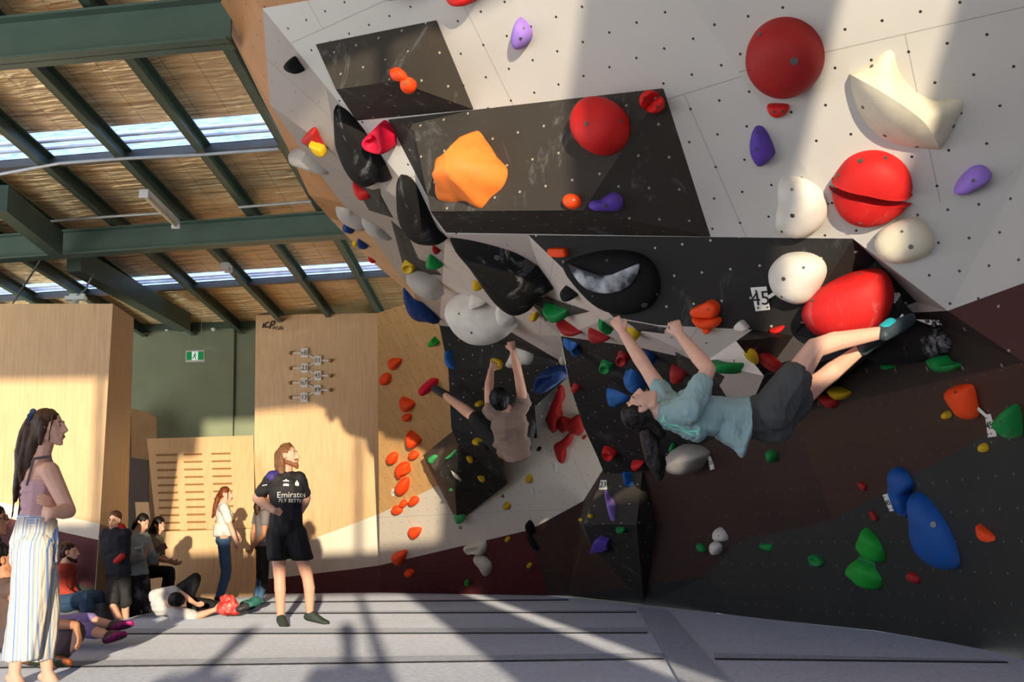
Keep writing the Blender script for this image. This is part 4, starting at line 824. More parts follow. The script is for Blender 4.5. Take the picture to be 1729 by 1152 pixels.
# number plates
PLATE = mat('white_number_plate', 'dedad0', .5, var=.03)
def plate(label, pts, txt, size=None, strap=None, up=None, lx=None):
    cx = sum(p[0] for p in pts) / 4; cy = sum(p[1] for p in pts) / 4
    loc, n_ = cast(cx, cy); v = (CAM - loc).normalized(); k_ = 0
    while n_.dot(v) < .6 and k_ < 12: n_ = (n_ + v * .2).normalized(); k_ += 1
    pl = Plane.__new__(Plane); pl.n = n_; pl.o = loc + n_ * .012
    em = empty('number_plate', loc, label, 'number plate')
    P4 = [pl.at(x, y) for x, y in pts]
    o = facet('plate', P4, PLATE, structure=False, reg=False, thick=.004); o.parent = em; o.matrix_parent_inverse = em.matrix_world.inverted()
    xd = (P4[1] - P4[0]); wd = xd.length; hd = (P4[3] - P4[0]).length
    c = sum(P4, Vector()) / 4
    if txt: text_on(txt, size or hd * .5, c, xd, n_, INK, em, 'number', .004)
    if strap:
        bm = bmesh.new(); a_, b_ = pl.at(*strap[0]), pl.at(*strap[1]); bar(bm, a_, b_, .022, .004, n_); o = join_bm('strap', bm, PLATE, em)
    for x_, y_ in ((.2, .85), (.8, .85), (.3, .14)):
        q_ = P4[0] + (P4[1] - P4[0]) * x_ + (P4[3] - P4[0]) * y_
        bm = bmesh.new(); tube(bm, [q_, q_ + n_ * .008], wd * .06, 8); join_bm('screw', bm, BOLT, em)
plate('white plate reading 45 beside the round white hold', [(1267, 486), (1294, 484), (1300, 523), (1276, 526)], '45', .13, strap=((1296, 503), (1312, 493)))
plate('number plate strapped to the orange pear hold', [(1663, 701), (1672, 699), (1683, 737), (1668, 739)], '45', .06, strap=((1651, 690), (1668, 705)))
plate('number plate left of the twisted blue hold', [(1490, 836), (1498, 834), (1509, 863), (1502, 864)], '45', .05)
plate('small number plate beside the beige drum hold', [(1195, 771), (1202, 770), (1206, 792), (1199, 794)], '23', .05, strap=((1188, 768), (1197, 774)))
plate('number plate with 23 at the head of the lilac fin', [(1014, 811), (1024, 811), (1025, 827), (1011, 827)], '23', .085)
plate('blank cream tag on the cream wall, left of the red cluster', [(894, 822), (899, 822), (902, 836), (897, 837)], '')
plate('blank cream tag high on the cream wall, under the shirt hem', [(916, 753), (920, 752), (923, 767), (918, 768)], '')
plate('blank cream tag below the hooked red hold', [(936, 783), (941, 783), (943, 799), (938, 800)], '')
plate('small number plate left of the large orange shield', [(661, 826), (667, 826), (666, 838), (661, 838)], '6', .06)
plate('number plate in shadow, right of the climbing shoe', [(1547, 540), (1602, 541), (1611, 549), (1570, 549)], '89', .07)
plate('pale number plate peeking out behind the huge red egg', [(1509, 495), (1524, 494), (1512, 512), (1509, 512)], '')
for x, y, t_ in ((852, 838, '45'), (781, 891, '67')):
    p, n_ = cast(x, y); em = empty('stencil_number', p, 'black stencilled number on the cream wall ' + ('right of' if x > 800 else 'under') + ' the box volume', 'number')
    text_on(t_, .12, p, (1, 0, 0), n_, INK, em, 'digits', .004)
# number display on the logo wall
em = empty('grade_tags', PC.at(515, 675), 'zigzag of seven white number tags wired to the logo wall', 'sign')
nw = (CAM - PC.at(515, 620)); nw = PC.n if PC.n.dot(nw) > 0 else -PC.n
T7 = [(515.5, 596.5, 'vB'), (538, 609.5, '01'), (515.5, 622, '23'), (538, 635, '45'), (515, 646.8, '67'), (537.5, 659, '89'), (515, 671.5, '13')]
xd_ = (PC.at(560, 620) - PC.at(500, 620)).normalized()
for i, (x, y, t_) in enumerate(T7):
    c = PC.at(x, y) + nw * .03; R_ = Matrix((xd_, -nw, Vector((0, 0, 1)))).transposed()
    bm = bmesh.new(); box8(bm, c, .128, .008, .165, R_); o = join_bm('tag', bm, PLATE, em)
    tx = text_on(t_, .115, c, xd_, nw, INK, o, 'number', .006)
    bm = bmesh.new(); sx = -1 if i % 2 == 0 else 1; a_ = PC.at(x + sx * 7, y) + nw * .03; b_ = PC.at(x + sx * 20, y) + nw * .03; bar(bm, a_, b_, .025, .006, nw); join_bm('arm', bm, PLATE, em)
    bm = bmesh.new(); c2 = PC.at(x + sx * (24 if sx < 0 else 21), y); tube(bm, [c2, c2 + nw * .05], [.035, .025], 10); join_bm('peg', bm, mat('peg_wood', '9a7a50', .6), em)
    if i < 6:
        x2, y2 = T7[i + 1][:2]; a_ = PC.at(x + (-sx) * 7, y + 4) + nw * .025; b_ = PC.at(x2 + sx * 7, y2 - 4) + nw * .025; bm = bmesh.new(); bar(bm, a_, b_, .022, .005, nw); join_bm('link', bm, PLATE, em)
em = empty('wall_logo', PC.at(457, 550), 'black ICP Walls lettering painted near the top left of the logo wall', 'logo')
LG = mat('black_logo', '2a1c18', .6, var=0)
def lbar(pts, wd):
    bm = bmesh.new()
    for (x0, y0), (x1, y1) in zip(pts, pts[1:]): bar(bm, PC.at(x0, y0) + nw * .006, PC.at(x1, y1) + nw * .006, wd, .006, nw)
    join_bm('letter', bm, LG, em)
lbar([(446, 546), (444, 554)], .03)
lbar([(455, 544.5), (449.5, 545.5), (447.5, 553), (454.5, 552)], .022)
lbar([(455.5, 555.5), (458.5, 543.5), (464.5, 542.5), (463.5, 548), (457.5, 549.5)], .026)
text_on('Walls', .1, PC.at(469.5, 554.3), xd_, nw, LG, em, 'letters', .008)
# ---------------------------------------------------------------- people
import numpy as np
def ellpts(c, r, R=None, nu=10, nv=6):
    r = (r, r, r) if isinstance(r, (int, float)) else r; o = []
    for i in range(nv + 1):
        th = math.pi * i / nv
        for k in range(1 if i in (0, nv) else nu):
            ph = 2 * math.pi * k / nu; v = Vector((r[0] * math.sin(th) * math.cos(ph), r[1] * math.sin(th) * math.sin(ph), r[2] * math.cos(th)))
            o.append(Vector(c) + (R @ v if R else v))
    return o
class Blob:
    def __init__(s): s.bm = bmesh.new(); s.S = 1.0
    def hull(s, *it):
        b = bmesh.new()
        for x in it:
            c, r = x[0], x[1]; R = x[2] if len(x) > 2 else None
            r = r * s.S if isinstance(r, (int, float)) else tuple(q * s.S for q in r)
            for p in ellpts(c, r, R): b.verts.new(p)
        res = bmesh.ops.convex_hull(b, input=b.verts[:], use_existing_faces=False)
        bmesh.ops.delete(b, geom=[v for v in b.verts if not v.link_faces], context='VERTS')
        me = bpy.data.meshes.new('t'); b.to_mesh(me); b.free(); s.bm.from_mesh(me); bpy.data.meshes.remove(me)
    def chain(s, pts, rs):
        for i in range(len(pts) - 1): s.hull((pts[i], rs[i]), (pts[i + 1], rs[i + 1]))
    def done(s, name, m, voxel, parent=None, smooth=4, wrinkle=0.0, wscale=(9, 9, 22), label=None, cut=None):
        me = bpy.data.meshes.new(name); s.bm.to_mesh(me); s.bm.free()
        o = bpy.data.objects.new(name, me)
        md = o.modifiers.new('r', 'REMESH'); md.mode = 'VOXEL'; md.voxel_size = voxel; md.use_smooth_shade = True
        if smooth: m2 = o.modifiers.new('s', 'SMOOTH'); m2.factor = .5; m2.iterations = smooth
        me2 = bake(o); bpy.data.meshes.remove(me)
        if wrinkle:
            ws = Vector(wscale)
            k_ = len(me2.vertices); co = np.empty(k_ * 3, 'f'); me2.vertices.foreach_get('co', co); nr = np.empty(k_ * 3, 'f'); me2.vertex_normals.foreach_get('vector', nr)
            co = co.reshape(-1, 3); nr = nr.reshape(-1, 3); qs = co * np.array(ws[:]); am = np.array([noise.noise(q) + .6 * abs(noise.noise(Vector(q) * 2.3)) for q in qs.tolist()], 'f')
            co += nr * (wrinkle * am)[:, None]; me2.vertices.foreach_set('co', co.ravel()); me2.update()
        if cut:
            b = bmesh.new(); b.from_mesh(me2); bmesh.ops.bisect_plane(b, geom=b.verts[:] + b.edges[:] + b.faces[:], plane_co=cut[0], plane_no=cut[1], clear_outer=True); b.to_mesh(me2); b.free()
        me2.materials.clear(); me2.name = name
        for p in me2.polygons: p.use_smooth = True
        o = link(name, me2, m, parent, smooth=True)
        if label: o['label'] = label
        return o
def lerp(a, b, t_): return Vector(a) * (1 - t_) + Vector(b) * t_
SK = mat('skin_fair', 'd8a58c', .5, var=.06, vscale=14, spec=.3); SKT = mat('skin_tan', 'b98262', .5, var=.06, vscale=14, spec=.3); SKP = mat('skin_pale', 'dcae98', .5, var=.06, vscale=14, spec=.3)
EYEW = mat('eye_white', 'd0c6be', .3, var=0); IRIS = mat('iris_brown', '2a1a12', .2, var=0); LIP = mat('lip_pink', 'b06058', .5, var=0)
def hairm(name, c): return mat(name, c, .5, var=.3, vscale=40, bump=.2, bscale=90, spec=.3)
DK = hairm('dark_brown_hair', '150e0b'); BLK = hairm('black_hair', '0e0c0c'); BR = hairm('brown_hair', '3c2416'); AUB = hairm('auburn_hair', '7a3c20'); SAND = hairm('sandy_brown_hair', '7a5230')
class Person:
    def __init__(s, label, J, S, skin, fwd, up, voxel=.009, female=False, name='person'):
        s.J = {k: Vector(v) for k, v in J.items()}; s.S = S; s.skin = skin; s.vox = voxel; s.fem = female
        J = s.J; s.Y = Vector(fwd).normalized(); s.X = s.Y.cross(Vector(up)).normalized(); s.Z = s.X.cross(s.Y).normalized()
        s.RH = Matrix((s.X, s.Y, s.Z)).transposed()
        base = min((J[k] for k in J), key=lambda v: v.z).copy()
        s.em = empty(name, base, label, 'person')
        s.B = Blob(); s.B.S = S
        s.sp = (J['neck'] - J['pel']).normalized()
        ac = (J['shR'] - J['shL']) if 'shR' in J and 'shL' in J else J['hipR'] - J['hipL']
        s.ac = (ac - s.sp * ac.dot(s.sp)).normalized(); s.dp = s.sp.cross(s.ac).normalized()  # forward
        s.RT = Matrix((s.ac, s.dp, s.sp)).transposed()
    def hp(s, x, y, z): return s.J['head'] + (s.X * x + s.Y * y + s.Z * z) * s.S
    def head(s, eyes=True):
        B, hp, R = s.B, s.hp, s.RH
        B.hull((hp(0, -.014, .032), (.074, .09, .088), R))
        B.hull((hp(0, .02, -.005), (.066, .066, .06), R), (hp(0, .05, -.085), (.03, .03, .026), R))
        B.hull((hp(-.05, -.005, -.06), .018), (hp(.05, -.005, -.06), .018), (hp(0, .068, -.098), .017), (hp(0, .01, -.02), .05))
        B.hull((hp(0, .078, .032), .012), (hp(0, .108, -.02), .012), (hp(0, .085, -.03), (.02, .014, .01), R)); B.hull((hp(0, .085, -.03), (.018, .012, .009), R))
        B.hull((hp(-.03, .069, .036), .013), (hp(.03, .069, .036), .013))
        B.hull((hp(0, .083, -.052), (.022, .012, .008), R)); B.hull((hp(0, .08, -.066), (.02, .012, .008), R))
        for x in (-.076, .076): B.hull((hp(x, -.008, .004), (.011, .018, .03), R)); B.hull((hp(x * 1.06, -.014, .014), (.009, .012, .015), R))
        nk = s.J['neck']; B.hull((hp(0, -.018, -.05), .052), (lerp(nk, s.J['head'], .12), .056)); B.hull((lerp(nk, s.J['head'], .12), .056), (nk - s.sp * .03 * s.S, .07))
        if eyes:
            for x in (-.031, .031):
                b = Blob(); b.S = s.S; b.hull((hp(x, .0735, .012), (.0125, .0105, .006), R)); me = bpy.data.meshes.new('eye'); b.bm.to_mesh(me); o = link('eye', me, EYEW, s.em, smooth=True)
                b = Blob(); b.S = s.S; b.hull((hp(x, .0815, .012), (.0062, .004, .006), R)); me = bpy.data.meshes.new('iris'); b.bm.to_mesh(me); link('iris', me, IRIS, o, smooth=True)
                b = Blob(); b.S = s.S; b.hull((hp(x * .65, .082, .034), .0035), (hp(x * 1.3, .074, .034), .003)); me = bpy.data.meshes.new('eyebrow'); b.bm.to_mesh(me); link('eyebrow', me, IRIS, s.em, smooth=True)
            b = Blob(); b.S = s.S; b.hull((hp(-.018, .088, -.058), .004), (hp(0, .094, -.06), .0065), (hp(.018, .088, -.058), .004)); me = bpy.data.meshes.new('lips'); b.bm.to_mesh(me); link('lips', me, LIP, s.em, smooth=True)
    def tor(s, B, pad=0.0, top=True, low=True):
        J, R, S = s.J, s.RT, s.S; sw = .143 if s.fem else .165; bw = .112 if s.fem else .138; pw = .155 if s.fem else .15
        f = lambda *r: tuple(x + pad for x in r)
        ch = J['neck'] - s.sp * .15 * S; be = lerp(J['pel'], J['neck'], .38); pe = J['pel'] + s.sp * .02 * S
        if top:
            B.hull((ch, f(sw, .1, .12), R), (be, f(bw, .085, .08), R))
            if s.fem: 
                for x in (-.07, .07): B.hull((ch + s.ac * x * S + s.dp * .07 * S - s.sp * .02 * S, f(.055, .05, .055), R))
            for k in ('shL', 'shR'):
                if k in J: B.hull((J[k], .056 + pad), (ch + s.sp * .06 * S, f(.09, .075, .06), R))
            B.hull((J['neck'] - s.sp * .02 * S, f(.07, .06, .03), R), (ch, f(sw * .9, .085, .06), R))
        if low: B.hull((be, f(bw, .085, .06), R), (pe, f(pw, .105, .09), R))
    def arm(s, sd, B=None, pad=0.0, t1=1.0, hand=True, curl=.5, hdir=None, palm=None, rad=1.0):
        J = s.J; B = B or s.B; sh, el, wr = J['sh' + sd], J['el' + sd], J['wr' + sd]
        q = rad
        if t1 <= .5:
            B.hull((sh, .06 + pad), (lerp(sh, el, t1 * 2), .052 + pad)); return
        B.hull((sh, .055 * q + pad), (el, .041 * q + pad))
        t_ = (t1 - .5) * 2; B.hull((el, .041 * q + pad), (lerp(el, wr, min(t_, .35)), .043 * q + pad))
        if t_ > .35: B.hull((lerp(el, wr, .3), .043 * q + pad), (lerp(el, wr, t_), (.043 - .015 * t_) * q + pad))
        if hand: s.hand(sd, B, curl, hdir, palm)
    def hand(s, sd, B, curl=.5, hdir=None, palm=None):
        J, S = s.J, s.S; wr = J['wr' + sd]; d = Vector(hdir).normalized() if hdir is not None else (wr - J['el' + sd]).normalized()
        n_ = Vector(palm) if palm is not None else d.orthogonal(); n_ = (n_ - d * n_.dot(d)).normalized(); a_ = d.cross(n_) * (1 if sd == 'R' else -1)
        R = Matrix((a_, n_, d)).transposed(); pc = wr + d * .05 * S
        B.hull((wr, .025), (pc + d * .015 * S, (.038, .014, .035), R))
        for i, (x, l_) in enumerate(((-.03, .062), (-.0105, .075), (.0095, .08), (.029, .072))):
            p = pc + (a_ * x + d * .035) * S; c1 = curl * 1.1; d1_ = (d * math.cos(c1) + n_ * math.sin(c1)); d2_ = (d * math.cos(c1 * 2.1) + n_ * math.sin(c1 * 2.1))
            p1_ = p + d1_ * l_ * .5 * S; p2_ = p1_ + d2_ * l_ * .5 * S; B.hull((p, .0098), (p1_, .0092)); B.hull((p1_, .0092), (p2_, .008))
        t0_ = wr + (d * .02 + a_ * .022) * S; t1_ = t0_ + (d * .03 + a_ * .026 + n_ * .01) * S; t2_ = t1_ + (d * .028 + a_ * .004 + n_ * .014) * S
        B.hull((t0_, .015), (t1_, .0115)); B.hull((t1_, .0115), (t2_, .0095))
    def leg(s, sd, B=None, pad=0.0, t0_=0.0, t1=1.0, foot=True, rad=1.0):
        J = s.J; B = B or s.B; hi, kn, an = J['hip' + sd], J['kn' + sd], J['an' + sd]; q = rad
        B.hull((lerp(hi, kn, .06), .085 * q + pad), (lerp(hi, kn, min(1, t1 * 2)), (.085 - .03 * min(1, t1 * 2)) * q + pad))
        if t1 > .5:
            t_ = (t1 - .5) * 2; side = ((kn - hi).normalized() - (an - kn).normalized()); back = (lerp(kn, an, .3) - lerp(hi, an, .5)); 
            bk_ = side.normalized() * -.012 if side.length > .1 else Vector((0, .012, 0))
            B.hull((kn, .053 * q + pad), (lerp(kn, an, min(.33, t_)) - bk_, .054 * q + pad))
            if t_ > .33: B.hull((lerp(kn, an, .28) - bk_, .054 * q + pad), (lerp(kn, an, t_), (.052 - .017 * t_) * q + pad))
        if foot and ('to' + sd) in J: s.foot(sd, B, 0)
    def foot(s, sd, B, pad=0.0):
        J, S = s.J, s.S; an, to = J['an' + sd], J['to' + sd]; d = (to - an); L = d.length; d.normalize()
        sh_ = (an - J['kn' + sd]).normalized(); dn = (sh_ - d * sh_.dot(d)); dn = dn.normalized() if dn.length > .05 else Vector((0, 0, -1)); sd_ = d.cross(dn)
        R = Matrix((sd_, d, dn)).transposed(); heel = an + dn * .035 * S - d * .02 * S; ball = an + d * L * .68 + dn * .03 * S
        B.hull((an, .034 + pad), (heel, (.03 + pad, .03 + pad, .026 + pad), R)); B.hull((an + d * .02 * S, .032 + pad), (ball, (.042 + pad, .03 + pad, .02 + pad), R), (heel, (.03 + pad, .03 + pad, .024 + pad), R))
        B.hull((ball, (.042 + pad, .03 + pad, .02 + pad), R), (an + d * L + dn * .034 * S, (.03 + pad, .02 + pad, .015 + pad), R))
    def shoes(s, m, sides='LR', pad=.008, label=None, cut=True):
        for sd in sides:
            B = Blob(); B.S = s.S; s.foot(sd, B, pad); B.done('shoe', m, s.vox, s.em, 2, label=label)
    def body(s, name='body'): return s.B.done(name, s.skin, s.vox * .85, s.em, 2)
    def cloth(s, name, m, fn, wr=.006, smooth=4, label=None, ws=(9, 9, 20), vox=None, cut=None):
        B = Blob(); B.S = s.S; fn(B); return B.done(name, m, vox or s.vox, s.em, smooth, wr, ws, label, cut)
    def hair(s, m, extra=(), cap=True, name='hair', wr=.006, hull=None, front=.0):
        B = Blob(); B.S = s.S; hp, R = s.hp, s.RH
        if cap:
            B.hull((hp(0, -.026, .052 + front), (.084, .092, .083), R), (hp(0, -.05, .0), (.078, .068, .06), R))
        for pts, rs in extra: B.chain([hp(*p) for p in pts] if len(pts[0]) == 3 and not isinstance(pts[0], Vector) else pts, rs)
        return B.done(name, m, s.vox * .9, s.em, 2, wr, (30, 30, 9))
def decal(txt, size, px, py, tgt, m, parent, xd=(1, 0, 0), rot=0, name='lettering', shape=None):
    """print laid on a garment surface"""
    me = tgt.data; mw = tgt.location
    bv = BVHTree.FromPolygons([v.co + mw for v in me.vertices], [tuple(p.vertices) for p in me.polygons])
    d = ray(px, py).normalized(); loc, n_, i_, ds = bv.ray_cast(CAM, d)
    if loc is None: print('DECAL MISS', txt, px, py); return
    n_ = (n_ - d * .8).normalized(); x = Vector(xd); x = (x - n_ * x.dot(n_)).normalized(); y = n_.cross(x)
    if shape is None: t = text_mesh(txt, size, 0.0)
    else:
        t = bpy.data.meshes.new('p'); b = bmesh.new(); 
        for poly in shape: b.faces.new([b.verts.new((px_, py_, 0)) for px_, py_ in poly])
        b.to_mesh(t); b.free()
    b = bmesh.new(); b.from_mesh(t)
    if shape is not None: bmesh.ops.triangulate(b, faces=b.faces[:]); bmesh.ops.subdivide_edges(b, edges=b.edges[:], cuts=3, use_grid_fill=True)
    for v in b.verts:
        p = loc + x * v.co.x + y * v.co.y; h, hn, hi, hd = bv.ray_cast(p + n_ * .15, -n_)
        v.co = (h + n_ * .004) if h else p + n_ * .004
    b.to_mesh(t); b.free(); t.materials.clear()
    return link(name, t, m, parent)
J_ = P
# ---- woman in striped trousers
Y0 = 7.3
W = Person('woman with blue scrunchie, mauve top and striped wide trousers, arms crossed', dict(
    head=J_(85, 724, Y0), neck=J_(70, 772, Y0 + .02), shR=J_(84, 796, Y0 - .13), shL=J_(62, 794, Y0 + .16), elR=J_(116, 863, Y0 - .16), wrR=J_(88, 866, Y0 - .28), elL=J_(112, 862, Y0 + .14), wrL=J_(98, 862, Y0 - .08),
    pel=J_(58, 915, Y0), hipR=J_(60, 930, Y0 - .09), hipL=J_(60, 930, Y0 + .09), knR=J_(38, 1030, Y0 - .1), knL=J_(72, 1030, Y0 + .1), anR=J_(24, 1140, Y0 - .1), anL=J_(80, 1138, Y0 + .1), toR=J_(52, 1166, Y0 - .16), toL=J_(112, 1160, Y0 + .08)), .97, SKP,
    (1, -.12, .05), (-.06, 0, 1), .0065, True)
W.head(); W.tor(W.B, 0)
W.arm('R', curl=.8, hdir=(-.8, .5, .1), palm=(0, 1, 0), rad=1.12); W.arm('L', curl=.4, hdir=(-.3, -.6, .45), palm=(-1, .3, 0))
W.leg('R'); W.leg('L'); W.body()
MAUVE = mat('mauve_ribbed_cotton', 'caa4aa', .8, var=.1, vscale=10)
def f(B):
    ch = W.J['neck'] - W.sp * .17; be = lerp(W.J['pel'], W.J['neck'], .38)
    B.hull((ch, (.155, .112, .07), W.RT), (be, (.125, .098, .08), W.RT)); 
    for x in (-.07, .07): B.hull((ch + W.ac * x + W.dp * .075 - W.sp * .02, (.06, .055, .06), W.RT))
    B.hull((be, (.125, .098, .06), W.RT), (W.J['pel'] + W.sp * .1, (.135, .105, .04), W.RT))
W.cloth('top', MAUVE, f, .008, ws=(5, 5, 40))
def f(B):
    for x in (-.085, .085):
        a_ = W.J['neck'] - W.sp * .13 + W.ac * x; B.chain([a_ + W.dp * .1, W.J['neck'] + W.ac * x * .9 - W.sp * .0 + W.dp * .03, W.J['neck'] + W.ac * x * .9 - W.dp * .06 - W.sp * .02, a_ - W.dp * .09 - W.sp * .05], [.008] * 4)
W.cloth('strap', mat('grey_strap', '6a6068', .8), f, 0, 1, vox=.004)
STR = mat('blue_cream_striped_linen', 'e8e0d4', .8, var=.05, stripes=([(0.0, 'd6d1c6'), (.16, '8ea9d0'), (.24, 'd9d3c8'), (.40, 'b8a896'), (.43, 'dcd6cc'), (.60, '5f86c4'), (.70, 'd6cfc4'), (.84, '9aa8bc')], 13.0, 0))
def f(B):
    wa = W.J['pel'] + W.sp * .13; pe = W.J['pel'] - W.sp * .01; R = W.RT
    B.hull((wa, (.138, .122, .03), R), (pe, (.168, .145, .08), R)); B.hull((pe, (.16, .14, .09), R), (W.J['pel'] - Vector((0, 0, .12)), (.15, .135, .08)))
    Rz = Matrix.Identity(3)
    B.hull((W.J['hipR'] + Vector((-.01, 0, 0)), .12), (W.J['knR'] + Vector((.03, 0, 0)), (.115, .1, .05), Rz)); B.hull((W.J['hipL'], .12), (W.J['knL'], (.10, .1, .05), Rz))
    B.hull((W.J['knR'] + Vector((.03, 0, 0)), (.115, .1, .05), Rz), (P(33, 1114, Y0 - .1), (.112, .1, .012), Rz)); B.hull((W.J['knL'], (.1, .1, .05), Rz), (P(62, 1114, Y0 + .08), (.1, .1, .012), Rz))
W.cloth('trousers', STR, f, .012, 5, ws=(14, 14, 2.5))
B = Blob(); B.hull((W.J['pel'] + W.sp * .15, (.127, .11, .03), W.RT), (W.J['pel'] + W.sp * .1, (.14, .118, .03), W.RT)); B.done('waistband', mat('blue_striped_waistband', 'b4c2da', .8, var=.05, stripes=([(0, '8fa8d0'), (.25, 'dde2ea'), (.5, '7c98c8'), (.7, 'c8d2e0')], 30, 2)), .007, W.em, 3, .004)
WH = hairm('long_dark_brown_hair', '45301f')
str_ = []
for k in range(16):
    a_ = random.uniform(-.05, .05); b_ = random.uniform(-.03, .05); e_ = random.uniform(-.05, .06)
    str_.append((((a_ * .6, -.1 + b_, .02), (a_, -.13 + b_, -.1), (a_ * 1.3, -.16 + b_ + e_ * .4, -.24), (a_ * 1.2, -.2 + e_, -.38 + random.uniform(-.08, .05)), (a_, -.23 + e_ * 1.4, -.50 + random.uniform(-.08, .06))), [.02, .017, .015, .011, .004]))
W.hair(WH, str_ + [(((0, -.08, .06), (0, -.13, .05), (0, -.17, -.02), (0.01, -.19, -.12), (0, -.2, -.24), (.01, -.22, -.36), (0, -.24, -.44)), [.04, .04, .042, .042, .038, .028, .012]),
            (((.03, -.06, -.02), (.03, -.1, -.1), (.02, -.13, -.2), (.02, -.14, -.3)), [.05, .045, .04, .03]), (((-.03, -.06, -.02), (-.02, -.1, -.1), (-.02, -.12, -.2)), [.05, .045, .03]),
            (((.06, .05, .075), (.072, .05, .03), (.074, .035, -.03), (.072, .03, -.09)), [.01, .007, .006, .004]), (((.06, -.01, .03), (.078, -.02, -.04), (.07, -.03, -.1)), [.03, .02, .012])])
B = Blob(); B.S = 1.0
for k in range(6): a_ = k * 1.05; B.hull((W.hp(.035 * math.cos(a_), -.115 + .01 * math.sin(a_ * 2), .085 + .035 * math.sin(a_)), .022))
B.done('scrunchie', mat('navy_blue_velvet', '26365c', .8), .006, W.em, 1)
for sd in 'RL':
    B = Blob(); W.foot(sd, B, .004); B.S = 1; B.done('sandal', mat('sandal_leather', '8a8068', .6), .006, W.em, 1, cut=(W.J['an' + sd] + Vector((0, 0, -.05)), Vector((0, 0, 1))))
# ---- man in black jersey
Ym = 12.0
M1 = Person('bearded long-haired man in black printed shirt and shorts, hands on hips', dict(
    head=J_(488, 771, Ym), neck=J_(484, 797, Ym + .02), shL=J_(505, 808, Ym + .05), shR=J_(460, 808, Ym - .03), elR=J_(434, 842, Ym + .05), wrR=J_(464, 863, Ym - .12), elL=J_(517, 842, Ym + .22), wrL=J_(505, 868, Ym + .12),
    pel=J_(483, 893, Ym), hipR=J_(469, 904, Ym), hipL=J_(499, 904, Ym), knR=J_(472, 975, Ym - .02), knL=J_(519, 974, Ym + .05), anR=J_(474, 1043, Ym), anL=J_(523, 1037, Ym + .1), toR=J_(484, 1057, Ym - .22), toL=J_(553, 1046, Ym + .05)), 1.04, SK,
    (1, -.35, .12), (-.12, 0, 1), .009)
M1.head(); M1.tor(M1.B); M1.arm('R', curl=.5, hdir=(.8, .3, -.3), palm=(0, 1, -.2), rad=1.15); M1.arm('L', curl=.4, rad=1.15); M1.leg('R', rad=1.05); M1.leg('L', rad=1.05); M1.body()
JER = mat('black_jersey', '1f1c20', .7, var=.15, vscale=8); 
def f(B): M1.tor(B, .014, True, True); M1.arm('R', B, .012, .36, False); M1.arm('L', B, .012, .36, False)
ts = M1.cloth('t_shirt', JER, f, .006)
def f(B):
    B.hull((M1.J['pel'] + Vector((0, 0, .07)), (.155, .115, .04)), (M1.J['pel'] - Vector((0, 0, .03)), (.175, .125, .08)))
    for sd in 'RL': B.hull((M1.J['hip' + sd], .115), (lerp(M1.J['hip' + sd], M1.J['kn' + sd], .55), (.115, .105, .03)))
M1.cloth('shorts', mat('black_shorts', '121012', .7, var=.15), f, .01, ws=(12, 12, 4))
M1.hair(SAND, [(((0, -.09, .03), (0, -.1, -.04), (0, -.1, -.11), (0, -.09, -.16)), [.06, .062, .06, .04]), (((.05, -.05, .02), (.055, -.06, -.06), (.05, -.07, -.14)), [.04, .04, .035]), (((-.05, -.05, .02), (-.055, -.06, -.06), (-.05, -.07, -.14)), [.04, .04, .03])], wr=.012)
B = Blob(); B.S = 1.04; h_ = M1.hp; B.hull((h_(-.05, -.002, -.055), .022), (h_(.05, -.002, -.055), .022), (h_(0, .07, -.1), .024), (h_(0, .07, -.068), .02)); B.hull((h_(0, .066, -.1), .024), (h_(0, .072, -.118), .016)); B.hull((h_(-.024, .078, -.044), .008), (h_(.024, .078, -.044), .008), (h_(0, .09, -.04), .008)); B.done('beard', hairm('ginger_beard', '8a5432'), .006, M1.em, 1, .004)
WPR = mat('white_print', 'e4e2de', .6, var=0)
decal('Emirates', .085, 493, 836, ts, WPR, M1.em); decal('FLY BETTER', .05, 493, 846, ts, WPR, M1.em)
decal('', 0, 483, 812, ts, WPR, M1.em, shape=[[(-.03, -.008), (.03, -.008), (.03, .004), (-.03, .004)], [(-.012, .008), (.012, .008), (0, .02)]], name='chest_badge'); decal('', 0, 483, 819, ts, WPR, M1.em, shape=[[(-.03, -.012), (.03, -.012), (.025, .012), (-.025, .012)]], name='chest_badge')
decal('', 0, 501, 816, ts, WPR, M1.em, shape=[[(-.02, -.03), (.02, -.03), (.025, 0), (0, .03), (-.02, 0)]], name='club_crest'); decal('', 0, 447, 820, ts, WPR, M1.em, shape=[[(-.025, -.004), (.025, .004), (.025, .012), (-.025, .004)]], name='sleeve_stripe')
PURP = mat('purple_shoulder', '3a2f78', .6, var=.1); B = Blob(); B.S = 1.04; B.hull((M1.J['shR'] + Vector((0, -.012, .012)), .066), (lerp(M1.J['shR'], M1.J['neck'], .4) + Vector((0, -.01, .005)), .05)); B.done('shoulder_panel', PURP, .009, M1.em, 2)
M1.shoes(mat('grey_green_climbing_shoe', '37423c', .6, var=.2), label='dark grey climbing shoe')
